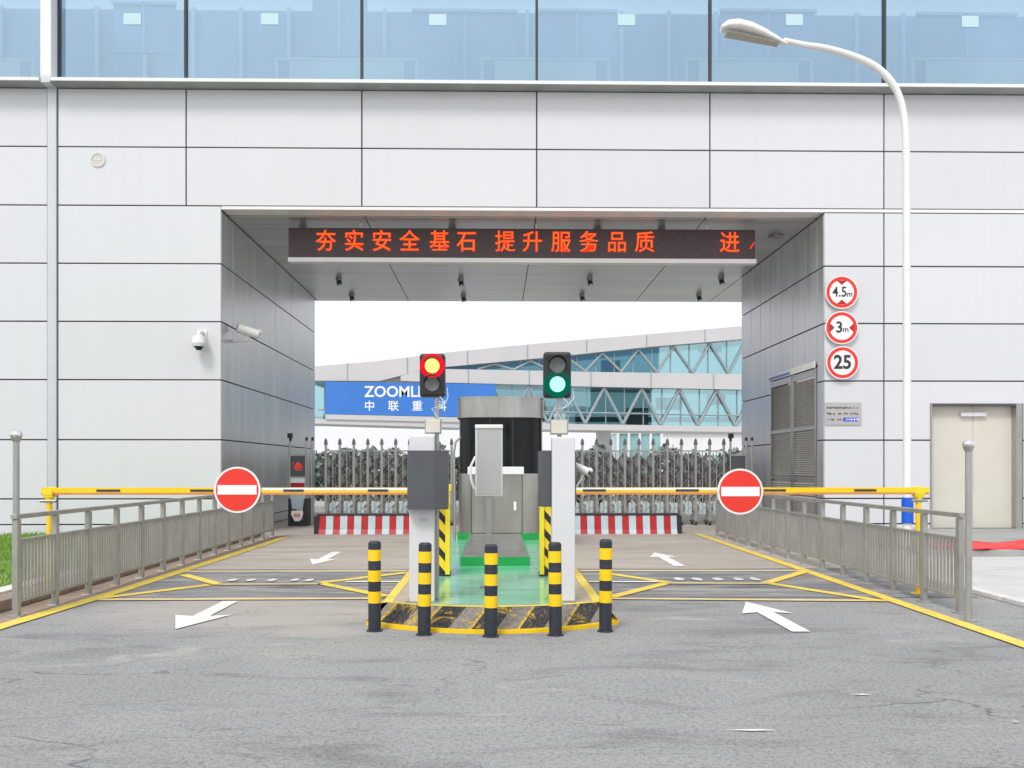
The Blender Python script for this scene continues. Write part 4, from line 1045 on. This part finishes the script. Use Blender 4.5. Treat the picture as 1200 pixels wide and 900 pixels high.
while x < 900:
    bar((x, lerp(ub,x)-1), (x+20, lerp(ut,x+20)+1), .085); bar((x+20, lerp(ut,x+20)+1), (x+42, lerp(ub,x+42)-1), .085); x += 42
x = 378
while x < 900:
    bar((x, lerp(lb,x)-1), (x+22, lerp(lt,x+22)+1), .11); bar((x+22, lerp(lt,x+22)+1), (x+44, lerp(lb,x+44)-1), .11); x += 44
for x in range(380, 900, 22): bar((x, lerp(lt,x)), (x, lerp(lb,x)), .04, DJ+.05)
for x in range(566, 900, 22): bar((x, lerp(ut,x)), (x, lerp(ub,x)), .04, DJ+.05)
bar((600,482), (868,487), .05); bar((372,480), (600,482), .05)
f.build('truss', t)
f = MB()
for (a, b, c_, d_) in ((705,727,422,436),(820,846,402,412),(770,800,466,480),(830,850,462,474),(612,640,470,492),(735,760,478,498)):
    p, q = P(a, c_, DJ+2), P(b, d_, DJ+2); f.box(p.x, q.x, DJ+2, DJ+2.5, q.z, p.z, 'fargrey')
f.box(P(290,447,DJ+3.8).x, P(960,447,DJ+3.8).x, DJ+3.7, DJ+3.9, P(0,494,DJ+3.8).z, P(0,488,DJ+3.8).z, 'fargrey'); f.build('interior_fittings', t)
f = MB()
for px in (330, 707, 900):
    f = MB(); p = P(px, 500, DJ+2); f.box(p.x-.45, p.x+.45, DJ+1.5, DJ+2.5, 0, P(px,505,DJ+1.5).z+.2, 'bridgeband'); f.build('support_pier', t)
# blue banner
a, b = P(381, 447.5, DJ-.4), P(581, 490, DJ-.4)
zt0, zt1 = P(381,447.2,DJ-.4).z, P(585,450.3,DJ-.4).z; zb0, zb1 = P(381,485,DJ-.4).z, P(585,489.5,DJ-.4).z
t = thing('advertising_banner', 'blue banner with white ZOOMLION lettering fixed along the passenger bridge', 'banner', ((a.x+b.x)/2, DJ-.4, zb1))
f = MB(); f.prism_xz([(a.x,zb0),(b.x,zb1),(b.x,zt1),(a.x,zt0)], DJ-.4, DJ-.32, 'banner'); f.build('banner_sheet', t)
f = MB(); f.prism_xz([(a.x,zb0-.35),(b.x,zb1-.35),(b.x,zb1-.03),(a.x,zb0-.03)], DJ-.4, DJ-.32, 'bridgeband'); f.build('lower_trim', t)
f = MB()
pz = P(427, 459.5, DJ-.41); f.text('ZOOMLION', pz.x, DJ-.41, pz.z, 1.0, 'bannertxt', .02, .98, center=False)
for ch, px in zip('中联重科', (433, 461, 489, 517)):
    p = P(px, 476.5, DJ-.41); f.text(ch, p.x, DJ-.41, p.z, .72, 'bannertxt', .01)
f.build('lettering', t)
# white airport building and apron objects
a, b = P(776, 507, 110), P(850, 530, 110)
t = thing('airport_shed', 'low white flat roofed building seen between the gate and the bridge on the right', 'building', ((a.x+b.x)/2, 110, 0))
f = MB(); f.box(a.x, b.x+8, 110, 120, 0, a.z, 'roof_far'); f.build('wall', t)
f = MB(); f.box(a.x-.3, b.x+8.3, 109.6, 120.3, a.z, a.z+.3, 'fargrey'); f.build('roof', t)
for k in range(5):
    f = MB(); x = a.x+1+k*2.4; f.box(x, x+1.4, 109.9, 109.99, 1.5, 3.0, 'farglass'); f.build('window', t)
a, b = P(724, 508, 90), P(775, 530, 90)
t = thing('glazed_kiosk', 'grey and teal glazed building under the bridge behind the right gate', 'building', ((a.x+b.x)/2, 90, 0))
f = MB(); f.box(a.x, b.x, 90, 96, 0, a.z, 'farglass'); f.build('wall', t)
f = MB()
for k in range(5): x = a.x+(b.x-a.x)*k/4; f.box(x-.12, x+.12, 89.8, 89.99, 0, a.z, 'roof_far')
f.box(a.x-.2, b.x+.2, 89.8, 96.2, a.z, a.z+.25, 'roof_far'); f.build('frame', t)

# background trees and shrubs
def leaves(f, cx, cy, cz, rx, ry, rz, n, s, m):
    for i in range(n):
        u = random.random(); th = random.random()*2*pi; ph = math.acos(random.uniform(-1,1)); r_ = (.45+.55*u**.5)
        x = cx+rx*r_*sin(ph)*cos(th); y = cy+ry*r_*sin(ph)*sin(th); z = cz+rz*r_*cos(ph)
        a = Vector((random.gauss(0,1),random.gauss(0,1),random.gauss(0,1))).normalized()*s; b_ = Vector((random.gauss(0,1),random.gauss(0,1),random.gauss(0,1))).normalized()*s*.6
        c_ = Vector((x,y,z)); f.face([c_-a, c_+b_, c_+a, c_-b_], m)
def tree(x, y, h, w, label, m='leaf', n=700, name='tree', grp='distant trees behind the gates'):
    t = thing(name, label, 'tree', (x, y, 0), grp)
    f = MB(); f.tube([(x,y,0),(x+.1,y,h*.35),(x-.05,y,h*.7)], [.14,.1,.05], 'bark', 8)
    for k in range(4): a = k*1.6; f.tube([(x,y,h*.35),(x+cos(a)*w*.3,y+sin(a)*w*.3,h*.65)], [.06,.03], 'bark', 6)
    f.build('trunk', t)
    f = MB()
    for k in range(5):
        a = random.random()*6.3; leaves(f, x+cos(a)*w*.25, y+sin(a)*w*.25, h*(.45+.09*k), w*(.34-.035*k), w*(.34-.035*k), h*.16, n//5, .16, m)
    f.build('crown', t)
random.seed(21)
tx = [-19,-15.5,-13,-11.4,-9.6,-8,-6.2,-4.6,6.5]
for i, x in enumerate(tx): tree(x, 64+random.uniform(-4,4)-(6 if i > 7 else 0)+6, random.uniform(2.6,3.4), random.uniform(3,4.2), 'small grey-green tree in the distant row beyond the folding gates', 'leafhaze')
for i in range(9):
    x = 2.2+i*.95; y = 36+random.uniform(-.6,.6); h = random.uniform(1.5,2.0)
    t = thing('shrub', 'dusty grey-green shrub standing behind the right folding gate', 'shrub', (x, y, 0), 'shrubs behind the right folding gate')
    f = MB()
    for k in range(5): a = k*1.25; f.tube([(x,y,0),(x+cos(a)*.15,y+sin(a)*.15,h*.5),(x+cos(a)*.3,y+sin(a)*.3,h*.85)], [.03,.02,.01], 'bark', 5)
    f.build('stem', t)
    f = MB(); leaves(f, x, y, h*.55, .6, .5, h*.45, 450, .07, 'leaf2'); f.build('foliage', t)
for i in range(6):
    x = -6.6+i*1.1; y = 37+random.uniform(-.6,.6); h = random.uniform(1.3,1.8)
    t = thing('shrub', 'low dusty shrub standing behind the left folding gate', 'shrub', (x, y, 0), 'shrubs behind the left folding gate')
    f = MB()
    for k in range(5): a = k*1.25; f.tube([(x,y,0),(x+cos(a)*.15,y+sin(a)*.15,h*.5),(x+cos(a)*.3,y+sin(a)*.3,h*.85)], [.03,.02,.01], 'bark', 5)
    f.build('stem', t)
    f = MB(); leaves(f, x, y, h*.55, .65, .5, h*.45, 420, .07, 'leaf2' if i % 2 else 'leaf'); f.build('foliage', t)

for (x0, x1, lb_) in ((-10, -.2, 'long dusty grey-green hedge far behind the left folding gate'), (.2, 14, 'long dusty grey-green hedge far behind the right folding gate')):
    f = MB(); t = thing('hedge', lb_, 'hedge', ((x0+x1)/2, 44, 0))
    n_ = int((x1-x0)*420)
    for i in range(n_):
        x = random.uniform(x0, x1); z = random.random()**.8*(2.15+.3*sin(x*1.7)+.2*sin(x*4.1)); c_ = Vector((x, 44+random.uniform(-.5,.5), z+.05))
        a = Vector((random.gauss(0,1),random.gauss(0,1),random.gauss(0,1))).normalized()*.16; b_ = Vector((random.gauss(0,1),random.gauss(0,1),random.gauss(0,1))).normalized()*.12
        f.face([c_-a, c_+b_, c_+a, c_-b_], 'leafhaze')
    f.build('foliage', t)
    f = MB(); x = x0+.3
    while x < x1: f.cyl((x,44,0), (x+.05,44,1.2), .04, .02, 6, 'bark'); x += .7
    f.build('stem', t)

# ================================================================ LIGHT, SKY, CAMERA
w = bpy.data.worlds.new('World'); scene.world = w; w.use_nodes = True; nt = w.node_tree; nt.nodes.clear()
sky = nt.nodes.new('ShaderNodeTexSky'); sky.sky_type = 'NISHITA'; sky.sun_disc = False
SE, SA = R(52), R(205)
sky.sun_elevation = SE; sky.sun_rotation = SA; sky.dust_density = 4; sky.air_density = 1.2; sky.altitude = 50
hs = nt.nodes.new('ShaderNodeHueSaturation'); hs.inputs['Saturation'].default_value = .25
mx = nt.nodes.new('ShaderNodeMix'); mx.data_type = 'RGBA'; mx.inputs[0].default_value = .8; mx.inputs[7].default_value = (8.8,9.0,9.25,1)
bg = nt.nodes.new('ShaderNodeBackground'); bg.inputs[1].default_value = .1; ow = nt.nodes.new('ShaderNodeOutputWorld')
nt.links.new(sky.outputs[0], hs.inputs['Color']); nt.links.new(hs.outputs[0], mx.inputs[6]); nt.links.new(mx.outputs[2], bg.inputs[0]); nt.links.new(bg.outputs[0], ow.inputs[0])
sl = bpy.data.lights.new('sun', 'SUN'); sl.energy = 1.5; sl.angle = R(16); sl.color = (1,.97,.93)
so = bpy.data.objects.new('sun', sl); COL.objects.link(so)
d = Vector((sin(SA)*cos(SE), cos(SA)*cos(SE), sin(SE)))   # towards the sun
so.rotation_euler = (-d).to_track_quat('-Z', 'Y').to_euler(); so.location = (0,0,30)
cam = bpy.data.cameras.new('camera'); co = bpy.data.objects.new('camera', cam); COL.objects.link(co)
cam.sensor_width = 36; cam.lens = 36*F/1200; cam.shift_y = (HZ-450)/1200; cam.clip_end = 1000; cam.clip_start = .05
co.location = (0,0,CH); co.rotation_euler = (pi/2, 0, -TH); scene.camera = co
vs = scene.view_settings; vs.view_transform = 'Standard'; vs.look = 'None'; vs.exposure = .39; vs.gamma = 1; vs.use_curve_mapping = False
